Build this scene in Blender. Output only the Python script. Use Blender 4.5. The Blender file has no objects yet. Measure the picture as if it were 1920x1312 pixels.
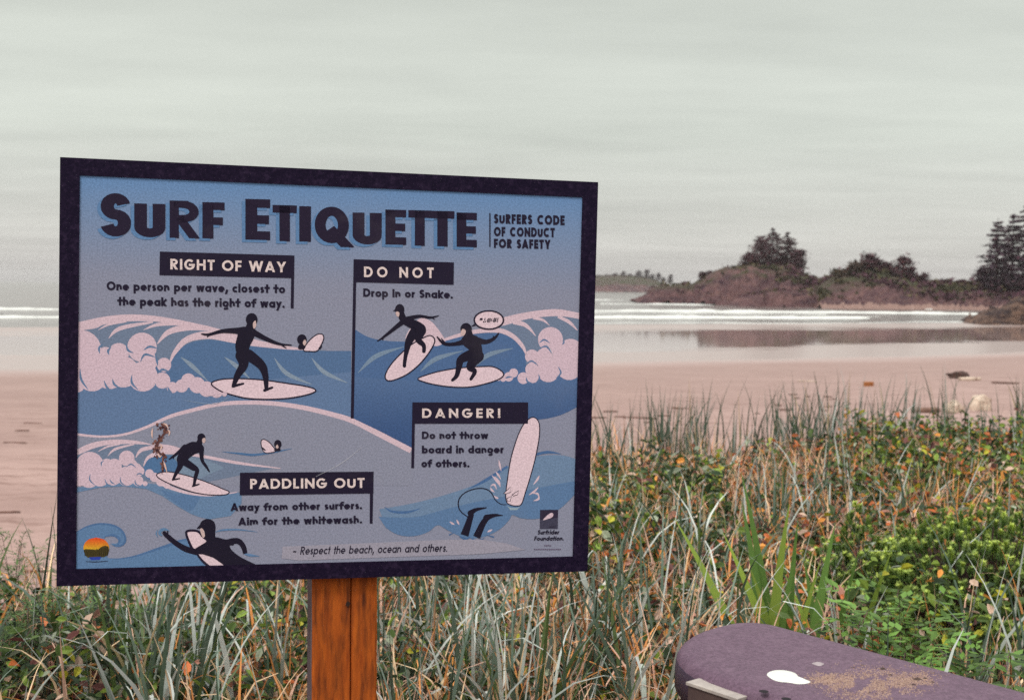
import bpy, math, random
import numpy as np
from mathutils import Vector, Matrix, noise as mnoise
from mathutils.geometry import tessellate_polygon

random.seed(7); RNG = np.random.default_rng(7)
SC = bpy.context.scene
COL = SC.collection
R = math.radians

# ------------------------------------------------------------------ camera
ZC = 4.5                                    # eye above the sea
FPX = 2354.0                                # focal length in photo pixels (1920 wide)
PITCH, ROLL = R(2.87), R(0.7)
F_ = Vector((0, math.cos(PITCH), -math.sin(PITCH)))
R0_ = Vector((1, 0, 0)); U0_ = Vector((0, math.sin(PITCH), math.cos(PITCH)))
R_ = R0_*math.cos(ROLL) + U0_*math.sin(ROLL)
U_ = -R0_*math.sin(ROLL) + U0_*math.cos(ROLL)
CAM = Vector((0, 0, ZC))
cam_d = bpy.data.cameras.new('camera')
cam = bpy.data.objects.new('camera', cam_d); COL.objects.link(cam)
cam.matrix_world = Matrix(((R_.x, U_.x, -F_.x, 0), (R_.y, U_.y, -F_.y, 0), (R_.z, U_.z, -F_.z, ZC), (0, 0, 0, 1)))
cam_d.sensor_width = 36.0
cam_d.lens = 36.0*FPX/1920.0
cam_d.clip_start = 0.05; cam_d.clip_end = 60000
cam_d.dof.use_dof = True; cam_d.dof.focus_distance = 2.85; cam_d.dof.aperture_fstop = 6.8
SC.camera = cam

# ------------------------------------------------------------------ world: thick overcast
SUN_EL, SUN_AZ = R(52), R(215)              # azimuth clockwise from +Y: behind the viewer, to the left
w = bpy.data.worlds.new('World'); SC.world = w; w.use_nodes = True
nt = w.node_tree; nt.nodes.clear(); N = nt.nodes.new; L = nt.links.new
def mth(tree, op, a, b=None, c=None, clamp=False):
    n = tree.nodes.new('ShaderNodeMath'); n.operation = op; n.use_clamp = clamp
    for i, v in enumerate((a, b, c)):
        if v is None: continue
        if isinstance(v, (int, float)): n.inputs[i].default_value = v
        else: tree.links.new(v, n.inputs[i])
    return n.outputs[0]
out = N('ShaderNodeOutputWorld'); bg = N('ShaderNodeBackground'); L(bg.outputs[0], out.inputs[0])
sky = N('ShaderNodeTexSky'); sky.sky_type = 'NISHITA'; sky.sun_disc = False
sky.sun_elevation = SUN_EL; sky.sun_rotation = SUN_AZ
tc = N('ShaderNodeTexCoord'); sp = N('ShaderNodeSeparateXYZ'); L(tc.outputs['Generated'], sp.inputs[0])
zz = mth(nt, 'MAXIMUM', sp.outputs[2], 0.0)
zd = mth(nt, 'ADD', zz, 0.055)
cx = mth(nt, 'DIVIDE', sp.outputs[0], zd); cy = mth(nt, 'DIVIDE', sp.outputs[1], zd)
cmb = N('ShaderNodeCombineXYZ'); L(cx, cmb.inputs[0]); L(cy, cmb.inputs[1])
def wnoise(scale, det, off):
    mp = N('ShaderNodeMapping'); mp.inputs['Location'].default_value = (off, off*2, 0)
    mp.inputs['Scale'].default_value = (0.55, 1, 1); L(cmb.outputs[0], mp.inputs[0])
    n = N('ShaderNodeTexNoise'); n.inputs['Scale'].default_value = scale; n.inputs['Detail'].default_value = det
    n.inputs['Roughness'].default_value = 0.55; L(mp.outputs[0], n.inputs['Vector']); return n.outputs[0]
n1 = wnoise(0.5, 5, 3.1); n2 = wnoise(1.7, 4, 9.7)
cl = mth(nt, 'ADD', mth(nt, 'MULTIPLY', mth(nt, 'SUBTRACT', n1, 0.5), 0.58), mth(nt, 'MULTIPLY', mth(nt, 'SUBTRACT', n2, 0.5), 0.26))
ramp = N('ShaderNodeValToRGB'); L(zz, ramp.inputs[0])
e = ramp.color_ramp.elements
e[0].position = 0.0; e[0].color = (4.9, 4.6, 4.5, 1)
e[1].position = 1.0; e[1].color = (15.0, 15.2, 14.6, 1)
for p, c in ((0.035, (5.95, 5.85, 5.5)), (0.12, (6.35, 6.62, 5.95)), (0.27, (6.25, 6.52, 5.85)), (0.55, (11.0, 11.3, 10.6))):
    q = e.new(p); q.color = c + (1,)
g = N('ShaderNodeVectorMath'); g.operation = 'SCALE'; L(ramp.outputs[0], g.inputs[0]); L(mth(nt, 'ADD', cl, 1.0), g.inputs['Scale'])
mx = N('ShaderNodeMix'); mx.data_type = 'RGBA'; mx.inputs[0].default_value = 0.93
L(sky.outputs[0], mx.inputs[6]); L(g.outputs[0], mx.inputs[7]); L(mx.outputs[2], bg.inputs[0])
bg.inputs[1].default_value = 0.1
sd = bpy.data.lights.new('sun', 'SUN'); sun = bpy.data.objects.new('sun', sd); COL.objects.link(sun)
sd.energy = 1.5; sd.angle = R(14); sd.color = (1.0, 0.95, 0.88)
sdir = Vector((math.sin(SUN_AZ)*math.cos(SUN_EL), math.cos(SUN_AZ)*math.cos(SUN_EL), math.sin(SUN_EL)))
sun.rotation_euler = sdir.to_track_quat('Z', 'Y').to_euler()
SC.view_settings.view_transform = 'Standard'; SC.view_settings.look = 'None'
SC.view_settings.exposure = 0.11; SC.view_settings.gamma = 1.0; SC.view_settings.use_curve_mapping = False
SC.render.engine = 'CYCLES'
SC.cycles.use_denoising = False
SC.cycles.max_bounces = 6; SC.cycles.transparent_max_bounces = 8

# ------------------------------------------------------------------ helpers
def ray(px, py): return F_ + R_*((px-960)/FPX) - U_*((py-656)/FPX)
def at_y(px, py, Y):
    d = ray(px, py); return CAM + d*(Y/d.y)
def at_z(px, py, z):
    d = ray(px, py); return CAM + d*((z-ZC)/d.z)
def s2l(c):
    return tuple((v/255/12.92 if v/255 <= .04045 else ((v/255+.055)/1.055)**2.4) for v in c)

def newmat(name):
    m = bpy.data.materials.new(name); m.use_nodes = True
    b = m.node_tree.nodes['Principled BSDF']; return m, m.node_tree, b
def noise_mat(name, c1, c2, scale=5.0, rough=0.8, detail=6, c3=None, scale2=None, bump=0.0, bscale=40, stretch=None, spec=0.3, lo=.35, hi=.65, bdist=.02, c3r=(.52, .68)):
    m, t, b = newmat(name)
    tcn = t.nodes.new('ShaderNodeTexCoord'); vec = tcn.outputs['Object']
    if stretch:
        mp = t.nodes.new('ShaderNodeMapping'); mp.inputs['Scale'].default_value = stretch
        t.links.new(vec, mp.inputs[0]); vec = mp.outputs[0]
    def nz(s, d=detail):
        n = t.nodes.new('ShaderNodeTexNoise'); n.inputs['Scale'].default_value = s; n.inputs['Detail'].default_value = d
        n.inputs['Roughness'].default_value = .62; t.links.new(vec, n.inputs['Vector']); return n.outputs[0]
    def mr(v, a, z):
        n = t.nodes.new('ShaderNodeMapRange'); n.inputs[1].default_value = a; n.inputs[2].default_value = z; t.links.new(v, n.inputs[0]); return n.outputs[0]
    def mix(f, a, z):
        n = t.nodes.new('ShaderNodeMix'); n.data_type = 'RGBA'; t.links.new(f, n.inputs[0])
        for s, v in ((6, a), (7, z)):
            if isinstance(v, tuple): n.inputs[s].default_value = v[:3] + (1,)
            else: t.links.new(v, n.inputs[s])
        return n.outputs[2]
    c = mix(mr(nz(scale), lo, hi), c1, c2)
    if c3: c = mix(mr(nz(scale2 or scale*3), *c3r), c, c3)
    t.links.new(c, b.inputs['Base Color'])
    b.inputs['Roughness'].default_value = rough; b.inputs['Specular IOR Level'].default_value = spec
    if bump:
        bn = t.nodes.new('ShaderNodeBump'); bn.inputs['Strength'].default_value = bump; bn.inputs['Distance'].default_value = bdist
        t.links.new(nz(bscale), bn.inputs['Height']); t.links.new(bn.outputs[0], b.inputs['Normal'])
    return m
def vcol_mat(name, rough=0.6, transl=0.25, spec=0.3):
    m, t, b = newmat(name)
    a = t.nodes.new('ShaderNodeAttribute'); a.attribute_name = 'tint'
    t.links.new(a.outputs['Color'], b.inputs['Base Color']); b.inputs['Roughness'].default_value = rough
    b.inputs['Specular IOR Level'].default_value = spec
    if transl:
        tr = t.nodes.new('ShaderNodeBsdfTranslucent'); t.links.new(a.outputs['Color'], tr.inputs[0])
        ms = t.nodes.new('ShaderNodeMixShader'); ms.inputs[0].default_value = transl
        t.links.new(b.outputs[0], ms.inputs[1]); t.links.new(tr.outputs[0], ms.inputs[2])
        t.links.new(ms.outputs[0], t.nodes['Material Output'].inputs[0])
    return m

def tag(o, label=None, cat=None, group=None, kind=None):
    if label: o['label'] = label
    if cat: o['category'] = cat
    if group: o['group'] = group
    if kind: o['kind'] = kind
    return o
def empty(name, loc=(0, 0, 0), rz=0):
    o = bpy.data.objects.new(name, None); COL.objects.link(o); o.location = loc; o.rotation_euler = (0, 0, rz)
    o.empty_display_size = .1; return o
def mesh_obj(name, verts, faces, mat, parent=None, tint=None, smooth=False, matidx=None):
    me = bpy.data.meshes.new(name)
    if isinstance(verts, np.ndarray): verts = verts.tolist()
    if isinstance(faces, np.ndarray): faces = faces.tolist()
    me.from_pydata(verts, [], faces)
    for m in (mat if isinstance(mat, (list, tuple)) else [mat]): me.materials.append(m)
    if tint is not None:
        ca = me.color_attributes.new('tint', 'FLOAT_COLOR', 'POINT')
        arr = np.ones((len(verts), 4), np.float32); arr[:, :3] = np.asarray(tint, np.float32)[:, :3]
        ca.data.foreach_set('color', arr.ravel())
    if matidx is not None: me.polygons.foreach_set('material_index', list(matidx))
    if smooth: me.polygons.foreach_set('use_smooth', [True]*len(me.polygons))
    me.update()
    o = bpy.data.objects.new(name, me); COL.objects.link(o)
    if parent: o.parent = parent
    return o
class Geo:
    """collects vertices, faces and tints"""
    def __init__(s): s.v = []; s.f = []; s.c = []; s.n = 0
    def add(s, v, f, c):
        v = np.asarray(v, float).reshape(-1, 3); f = np.asarray(f, int)
        c = np.asarray(c, float)
        if c.ndim == 1: c = np.tile(c, (len(v), 1))
        s.v.append(v); s.f += (f + s.n).tolist(); s.c.append(c); s.n += len(v)
    def obj(s, name, mat, parent=None, smooth=False):
        return mesh_obj(name, np.concatenate(s.v), s.f, mat, parent, np.concatenate(s.c), smooth)
def fbm(x, y, z=0.0, o=4): return mnoise.fractal(Vector((x, y, z)), 1.0, 2.0, o)
def catmull(pts, closed=True, sub=5):
    P = [np.array(p, float) for p in pts]; n = len(P); o = []
    rng = range(n) if closed else range(n-1)
    for i in rng:
        a, b, c, d = (P[(i-1) % n], P[i], P[(i+1) % n], P[(i+2) % n]) if closed else (P[max(i-1, 0)], P[i], P[i+1], P[min(i+2, n-1)])
        for k in range(sub):
            t = k/sub
            o.append(.5*((2*b) + (-a+c)*t + (2*a-5*b+4*c-d)*t*t + (-a+3*b-3*c+d)*t**3))
    if not closed: o.append(P[-1])
    return [tuple(p) for p in o]

# ------------------------------------------------------------------ ground: dune plateau, beach, sea
ZG = 2.9                                    # the dune top we stand on
def edge_y(x): return float(np.interp(x, [-9, -2.6, -1.5, -.4, .7, 2.2, 5, 12], [5.3, 5.4, 6.0, 8.3, 10.6, 12.2, 14.0, 15.5]))
def wet_y(x):
    x = min(max(x, -50), 110); return 56.5 + .45*x + .004*x*x
def water_y(x):
    x = min(max(x, -80), 140); return 149 + .56*x
def z_beach(x, y):
    a, b = wet_y(x), water_y(x); t = (y-a)/(b-a)
    if t < 0: return .9 + .5*min(1.0, -t*1.1)
    if t < 1: return .9*(1-t)
    return -min(3.0, (t-1)*1.2)
def ss(t): t = min(max(t, 0), 1); return t*t*(3-2*t)
def z_ground(x, y):
    e_ = edge_y(x) + .35*fbm(x*.9, 3.3)
    zb = z_beach(x, y)
    zt = ZG + .10*fbm(x*.8, y*.8, 5) + .04*fbm(x*3, y*3, 1)
    k = ss((y - e_)/4.6)
    bump = (.035*fbm(x*1.3, y*1.3, 2) + .02*fbm(x*4, y*4, 8)) if y < 60 else 0
    if y < wet_y(x): zb += bump*min(1.0, (wet_y(x)-y)/18)
    return zt*(1-k) + zb*k

ys = list(np.arange(-8, 16, .14)) + list(16*np.exp(np.linspace(0, math.log(420/16), 120)))
NX = 190
us = np.linspace(-1, 1, NX)
V = []; veg = []
for y in ys:
    hw = 9 + .75*max(y, 0)
    for u in us:
        x = hw*u*(.55+.45*abs(u)) if y < 200 else hw*u
        V.append((x, y, z_ground(x, y)))
        k = 1-ss((y - edge_y(x) - .35*fbm(x*.9, 3.3) + .5)/1.3)
        veg.append((k, (y-wet_y(x))/(water_y(x)-wet_y(x)), 0))
Fc = [(j*NX+i, j*NX+i+1, (j+1)*NX+i+1, (j+1)*NX+i) for j in range(len(ys)-1) for i in range(NX-1)]
m, t, b = newmat('beach_sand')
att = t.nodes.new('ShaderNodeAttribute'); att.attribute_name = 'tint'
spx = t.nodes.new('ShaderNodeSeparateColor'); t.links.new(att.outputs['Color'], spx.inputs[0])
geo = t.nodes.new('ShaderNodeNewGeometry')
def tnoise(tree, vec, s, d=6, sc=None, r=.6):
    if sc:
        mp = tree.nodes.new('ShaderNodeMapping'); mp.inputs['Scale'].default_value = sc; tree.links.new(vec, mp.inputs[0]); vec = mp.outputs[0]
    n = tree.nodes.new('ShaderNodeTexNoise'); n.inputs['Scale'].default_value = s; n.inputs['Detail'].default_value = d; n.inputs['Roughness'].default_value = r
    tree.links.new(vec, n.inputs['Vector']); return n.outputs[0]
def tmap(tree, v, a, z, lo=0., hi=1.):
    n = tree.nodes.new('ShaderNodeMapRange'); n.inputs[1].default_value = a; n.inputs[2].default_value = z
    n.inputs[3].default_value = lo; n.inputs[4].default_value = hi; tree.links.new(v, n.inputs[0]); return n.outputs[0]
def tmix(tree, f, a, z):
    n = tree.nodes.new('ShaderNodeMix'); n.data_type = 'RGBA'
    if isinstance(f, float): n.inputs[0].default_value = f
    else: tree.links.new(f, n.inputs[0])
    for s, v in ((6, a), (7, z)):
        if isinstance(v, tuple): n.inputs[s].default_value = v[:3]+(1,)
        else: tree.links.new(v, n.inputs[s])
    return n.outputs[2]
pos = geo.outputs['Position']
SAND1, SAND2 = (.480, .328, .298), (.345, .226, .205)
c = tmix(t, tmap(t, tnoise(t, pos, .22, 6, (.45, 1.6, 1)), .35, .68), SAND1, SAND2)
c = tmix(t, tmap(t, tnoise(t, pos, 1.9, 8, (.40, 1.1, 1), .68), .50, .68), c, (.235, .140, .122))
dm = mth(t, 'MULTIPLY', tmap(t, tnoise(t, pos, 3.2, 3, (.5, 1.4, 1)), .56, .66), tmap(t, tnoise(t, pos, .12, 3, (.3, 1, 1)), .42, .62))
c = tmix(t, mth(t, 'MULTIPLY', dm, .55), c, (.20, .115, .105))
c = tmix(t, tmap(t, tnoise(t, pos, 90, 3), .45, .75, 0, .35), c, (.24, .15, .125))
wn = tnoise(t, pos, .06, 5, (.35, 1.5, 1))
wet = tmap(t, mth(t, 'ADD', spx.outputs[1], mth(t, 'MULTIPLY', mth(t, 'SUBTRACT', wn, .5), .10)), -.035, .035)
damp = tmap(t, spx.outputs[1], -.34, -.06)
c = tmix(t, mth(t, 'MULTIPLY', damp, .75), c, (.335, .235, .215))
c = tmix(t, wet, c, (.40, .275, .255))
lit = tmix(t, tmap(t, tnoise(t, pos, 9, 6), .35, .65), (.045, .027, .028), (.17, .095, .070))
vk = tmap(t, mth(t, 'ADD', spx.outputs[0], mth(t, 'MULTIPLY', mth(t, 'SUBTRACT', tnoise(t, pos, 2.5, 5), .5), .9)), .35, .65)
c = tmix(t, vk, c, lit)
t.links.new(c, b.inputs['Base Color'])
tw_ = mth(t, 'ADD', spx.outputs[1], mth(t, 'MULTIPLY', mth(t, 'SUBTRACT', tnoise(t, pos, .085, 5, (.42, 1, 1)), .5), .60))
rip = mth(t, 'ADD', tmap(t, tw_, .17, .21, .20, .04), tmap(t, tw_, .60, .78, 0, .2))
t.links.new(mth(t, 'ADD', mth(t, 'MULTIPLY', wet, rip), mth(t, 'MULTIPLY', mth(t, 'SUBTRACT', 1.0, wet), .9)), b.inputs['Roughness'])
t.links.new(tmap(t, wet, 0, 1, .15, 1.0), b.inputs['Specular IOR Level'])
bn = t.nodes.new('ShaderNodeBump'); bn.inputs['Distance'].default_value = .06
t.links.new(tmap(t, wet, 0, 1, .8, .006), bn.inputs['Strength'])
t.links.new(mth(t, 'ADD', tnoise(t, pos, 3.5, 8), mth(t, 'MULTIPLY', tnoise(t, pos, 22, 4), .4)), bn.inputs['Height']); t.links.new(bn.outputs[0], b.inputs['Normal'])
ground = mesh_obj('beach', V, Fc, m, None, veg, True); tag(ground, kind='structure')

# sea: one sheet to the horizon
V = []; Fc = []
rows = [110, 130, 150, 170, 190, 215, 245, 280, 320, 370, 430, 520, 650, 850, 1200, 1800, 2800, 4500, 7000, 9000]
for y in rows:
    hw = 120 + .75*y
    for i in range(41): V.append((hw*(i/20-1), y - (60 if y == 110 else 0), 0.0))
Fc = [(j*41+i, j*41+i+1, (j+1)*41+i+1, (j+1)*41+i) for j in range(len(rows)-1) for i in range(40)]
m, t, b = newmat('sea_water')
geo = t.nodes.new('ShaderNodeNewGeometry'); pos = geo.outputs['Position']
b.inputs['Base Color'].default_value = (.15, .115, .11, 1)
b.inputs['Roughness'].default_value = .12; b.inputs['IOR'].default_value = 1.33; b.inputs['Specular IOR Level'].default_value = .4
bn = t.nodes.new('ShaderNodeBump'); bn.inputs['Strength'].default_value = .6; bn.inputs['Distance'].default_value = .8
t.links.new(mth(t, 'ADD', tnoise(t, pos, .22, 5, (.30, 1, 1)), mth(t, 'MULTIPLY', tnoise(t, pos, .05, 3, (.2, 1, 1)), 1.6)), bn.inputs['Height']); t.links.new(bn.outputs[0], b.inputs['Normal'])
tag(mesh_obj('sea', V, Fc, m), kind='structure')

# white water: low ragged ridges of broken wave, one object
fm = noise_mat('foam', (.80, .80, .77), (.62, .62, .60), .8, .9, bump=.3, bscale=3)
def foam_line(y0fn, x0, x1, wid, hgt, seed, gap=0.0, step=1.2):
    v = []; f = []; prev = None
    for x in np.arange(x0, x1, step):
        d = fbm(x*.035, seed, .5, 5)
        k = min(1.0, max(0.0, (d + .45 - gap)*2.2))
        ww = wid*(.25+.75*k)*(1+.6*fbm(x*.25, seed+4, 0, 5)); hh = hgt*k*(.7+.6*fbm(x*.12, seed+14))
        y = y0fn(x) + 5.5*fbm(x*.022, seed+9) + 1.6*fbm(x*.16, seed+2)
        if k < .04: prev = None; continue
        ring = [(x, y-ww*.7, -.02), (x, y-ww*.35, hh*.55), (x, y-ww*.05, hh*(1+.25*fbm(x*.9, seed+7))), (x, y+ww*.3, hh*.7), (x, y+ww*.6, -.02)]
        i = len(v); v += ring
        if prev is not None: f += [(prev+q, i+q, i+q+1, prev+q+1) for q in range(4)]
        prev = i
    return v, f
fv, ff = [], []
for args in ((lambda x: 238+.50*x, -130, 0, 4.0, .6, 30.1, -.35), (lambda x: 205+.50*x, -110, 5, 3.2, .5, 1.0, .10), (lambda x: 183+.47*x, -100, 60, 5.0, .42, 2.2, -.2), (lambda x: 139+.56*x, -80, 60, 1.2, .05, 3.0, .15),
             (lambda x: 244+.18*x, 5, 110, 6.0, .5, 4.7, -.25), (lambda x: 262+.15*x, 0, 70, 5, .35, 6.4, .1), (lambda x: 153+.56*x, -5, 70, 1.6, .07, 8.3, -.3),
             (lambda x: 470+.1*x, 20, 150, 10, .7, 10.1, .15), (lambda x: 330, 60, 110, 5, .6, 12.4, .25),
             (lambda x: 196+.45*x, 10, 75, 2.5, .12, 14.2, .12), (lambda x: 217+.4*x, 10, 60, 2.5, .12, 17.2, .2), (lambda x: 360, 25, 75, 6, .5, 21.2, .1)):
    v, f = foam_line(*args); n0 = len(fv); fv += v; ff += [tuple(i+n0 for i in q) for q in f]
tag(mesh_obj('sea_foam', fv, ff, fm, smooth=True), 'white lines of broken surf rolling onto the flat wet sand', 'surf', kind='stuff')

# ------------------------------------------------------------------ headland, islets
rock_m = noise_mat('shore_rock', (.21, .125, .092), (.050, .032, .034), .55, .9, 9, (.022, .016, .02), .9, bump=1.0, bscale=1.4, bdist=.8, lo=.40, hi=.60, stretch=(.6, .6, 1.8))
m, t, b = newmat('islet_ground')
geo = t.nodes.new('ShaderNodeNewGeometry'); pos = geo.outputs['Position']
att = t.nodes.new('ShaderNodeAttribute'); att.attribute_name = 'tint'
spx = t.nodes.new('ShaderNodeSeparateColor'); t.links.new(att.outputs['Color'], spx.inputs[0])
c = tmix(t, tmap(t, tnoise(t, pos, .11, 9, (1, 1, 2.2)), .36, .64), (.17, .092, .092), (.046, .025, .036))
c = tmix(t, tmap(t, tnoise(t, pos, .5, 6), .52, .75), c, (.19, .108, .092))
gr = tmix(t, tmap(t, tnoise(t, pos, .13, 7), .4, .62), (.060, .062, .034), (.095, .062, .058))
gk = tmap(t, mth(t, 'ADD', spx.outputs[0], mth(t, 'MULTIPLY', mth(t, 'SUBTRACT', tnoise(t, pos, .09, 6), .5), 1.1)), .38, .58)
c = tmix(t, gk, c, gr)
sb = tmap(t, mth(t, 'ADD', spx.outputs[1], mth(t, 'MULTIPLY', mth(t, 'SUBTRACT', tnoise(t, pos, .12, 5), .5), .5)), .35, .6)
c = tmix(t, sb, c, (.30, .19, .165))
t.links.new(c, b.inputs['Base Color']); b.inputs['Roughness'].default_value = .92; b.inputs['Specular IOR Level'].default_value = .1
bn = t.nodes.new('ShaderNodeBump'); bn.inputs['Strength'].default_value = 1; bn.inputs['Distance'].default_value = 1.6
t.links.new(tnoise(t, pos, .35, 9), bn.inputs['Height']); t.links.new(bn.outputs[0], b.inputs['Normal'])
ISLE = m
HILLS = {}
def hill(name, sil, Y, front, back, mat=ISLE, seed=0.0, nx=210, ny=72, green=.45, sandy=False, rough=.16, rub=1.35, fs=1.5):
    """a real hill: ridge with the outline's height at distance Y, falling to below sea level before and behind"""
    pxs = np.array([p[0] for p in sil], float); pys = np.array([p[1] for p in sil], float)
    V = []; T = []
    for j in range(ny):
        v = j/(ny-1)*2-1
        for i in range(nx):
            px = pxs[0] + (pxs[-1]-pxs[0])*i/(nx-1)
            p = at_y(px, float(np.interp(px, pxs, pys)), Y)
            top = max(p.z, -.5)
            d = v*(front if v < 0 else back)
            prof = (1-abs(v)**1.5) if v < 0 else (1-v*v)
            n_ = fbm(p.x*.05*fs, (Y+d)*.05*fs, seed, 6); n2 = .75-2.1*abs(fbm(p.x*.13*fs, (Y+d)*.13*fs, seed+3, 6)) + .5*fbm(p.x*.6*fs, (Y+d)*.6*fs, seed+6, 3)
            z = -1.2 + (top+1.2)*prof*(1+rough*2.2*n_*(1-prof)) + rub*(n2*.9 + n_*.8)*(.25+.75*min(1, (1-prof)*2))*min(1, max(0, top)/6+.2)
            V.append((p.x + (p.x*d/Y)*.6, Y+d, z))
            h = (z)/(max(top, 4.0))
            T.append((min(1, max(0, (h-.18)*1.2))*green*2, (1.0 if sandy and z < 1.1 and v < 0 else 0), 0))
    Fc = [(j*nx+i, j*nx+i+1, (j+1)*nx+i+1, (j+1)*nx+i) for j in range(ny-1) for i in range(nx-1)]
    o = mesh_obj(name, V, Fc, mat, None, T, True); tag(o, kind='structure')
    HILLS[name] = np.array(V).reshape(ny, nx, 3)
    return o
hill('rocky_islet_hill', [(1188, 563), (1198, 559), (1215, 552), (1222, 541), (1240, 537), (1262, 538), (1278, 535), (1293, 538), (1308, 530), (1330, 515), (1345, 507), (1362, 502), (1385, 500), (1400, 496), (1430, 499), (1470, 500), (1492, 502), (1505, 519), (1514, 527), (1540, 530), (1570, 540), (1640, 556), (1700, 566)], 425, 60, 45, seed=1.3, green=.28, rub=2.3, fs=1.8)
hill('rocky_shelf_hill', [(1360, 580), (1366, 571), (1376, 563), (1400, 556), (1450, 550), (1500, 545), (1532, 546), (1560, 553), (1600, 558), (1660, 566), (1720, 574)], 368, 34, 25, seed=5.1, green=.10, rough=.35, rub=2.6, fs=2.0)
hill('wooded_point_hill', [(1510, 545), (1540, 534), (1560, 522), (1580, 512), (1600, 506), (1630, 504), (1660, 511), (1690, 520), (1720, 530), (1745, 533), (1770, 534), (1800, 531), (1840, 527), (1890, 524), (1950, 520), (2050, 512), (2150, 520)], 372, 48, 50, seed=8.8, sandy=True, nx=150)
hill('tidal_rock_hill', [(1822, 608), (1832, 599), (1846, 591), (1862, 586), (1880, 584), (1893, 577), (1906, 568), (1918, 563), (1935, 560), (1980, 556), (2060, 552), (2150, 560)], 178, 12, 18, mat=rock_m, seed=12.2, nx=130, ny=70, rough=.7, rub=3.6, fs=3.0)
hill('far_island_hill', [(900, 520), (1000, 518), (1105, 519), (1130, 517), (1160, 515), (1200, 518), (1230, 524), (1246, 533), (1264, 544)], 1700, 90, 120, seed=20.0, green=.9, nx=80, ny=24, rub=2)
hill('distant_ridge_hill', [(700, 516), (900, 510), (1060, 513), (1110, 516), (1165, 515), (1190, 522), (1215, 541)], 3800, 150, 160, seed=23.0, green=.9, nx=60, ny=20, rub=2)

leaf_m = vcol_mat('far_foliage', .9, .05, .05)
bark_m = noise_mat('tree_bark', (.11, .065, .06), (.055, .032, .035), 2, .9)
def rquads(ctr, size, n_up=0.0, rng=RNG, asp=.55):
    """randomly turned leaf-clump quads at the given centres"""
    n = len(ctr); a = rng.normal(size=(n, 3)); a[:, 2] *= .5; a /= np.linalg.norm(a, axis=1)[:, None]
    bq = rng.normal(size=(n, 3)); bq -= (bq*a).sum(1)[:, None]*a; bq /= np.linalg.norm(bq, axis=1)[:, None]
    s = np.asarray(size).reshape(-1, 1)*rng.uniform(.6, 1.3, (n, 1))
    P = np.stack([ctr-a*s, ctr-bq*s*asp, ctr+a*s, ctr+bq*s*asp], 1)
    return P.reshape(-1, 3), np.arange(n*4).reshape(n, 4)
# shrubs matted over the hills
G = Geo()
for nm, cnt, lo, size in (('rocky_islet_hill', 5200, .42, .75), ('wooded_point_hill', 7000, .32, .75), ('rocky_shelf_hill', 500, .6, .5)):
    H = HILLS[nm]; ny, nx, _ = H.shape; k = 0
    mx_ = H[:, :, 2].max(0)
    while k < cnt:
        j = random.randrange(2, int(ny*.66)); i = random.randrange(nx); p = H[j, i]
        if p[2] < 2.2 or p[2] < lo*mx_[i]: k += .05; continue
        if fbm(p[0]*.07, p[1]*.07, 4.0, 4) < -.12: k += .2; continue
        if nm == 'rocky_islet_hill' and p[0] < 80 and random.random() < .93: k += .2; continue
        n = random.randint(3, 7)
        ctr = p + RNG.normal(size=(n, 3))*np.array([.9, .9, .45]) + np.array([0, 0, .35])
        v, f = rquads(ctr, size)
        q = fbm(p[0]*.09, p[1]*.09, 9.0, 3)
        col = np.array((.110, .055, .072)) if q < .08 else np.array((.070, .064, .040))
        if random.random() < .2: col = np.array((.11, .09, .05))
        G.add(v, f, col*random.uniform(.6, 1.3)); k += n
tag(G.obj('shrubbery', leaf_m), 'dense dark scrub matted over the rocky islets across the water', 'scrub', kind='stuff')

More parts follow.
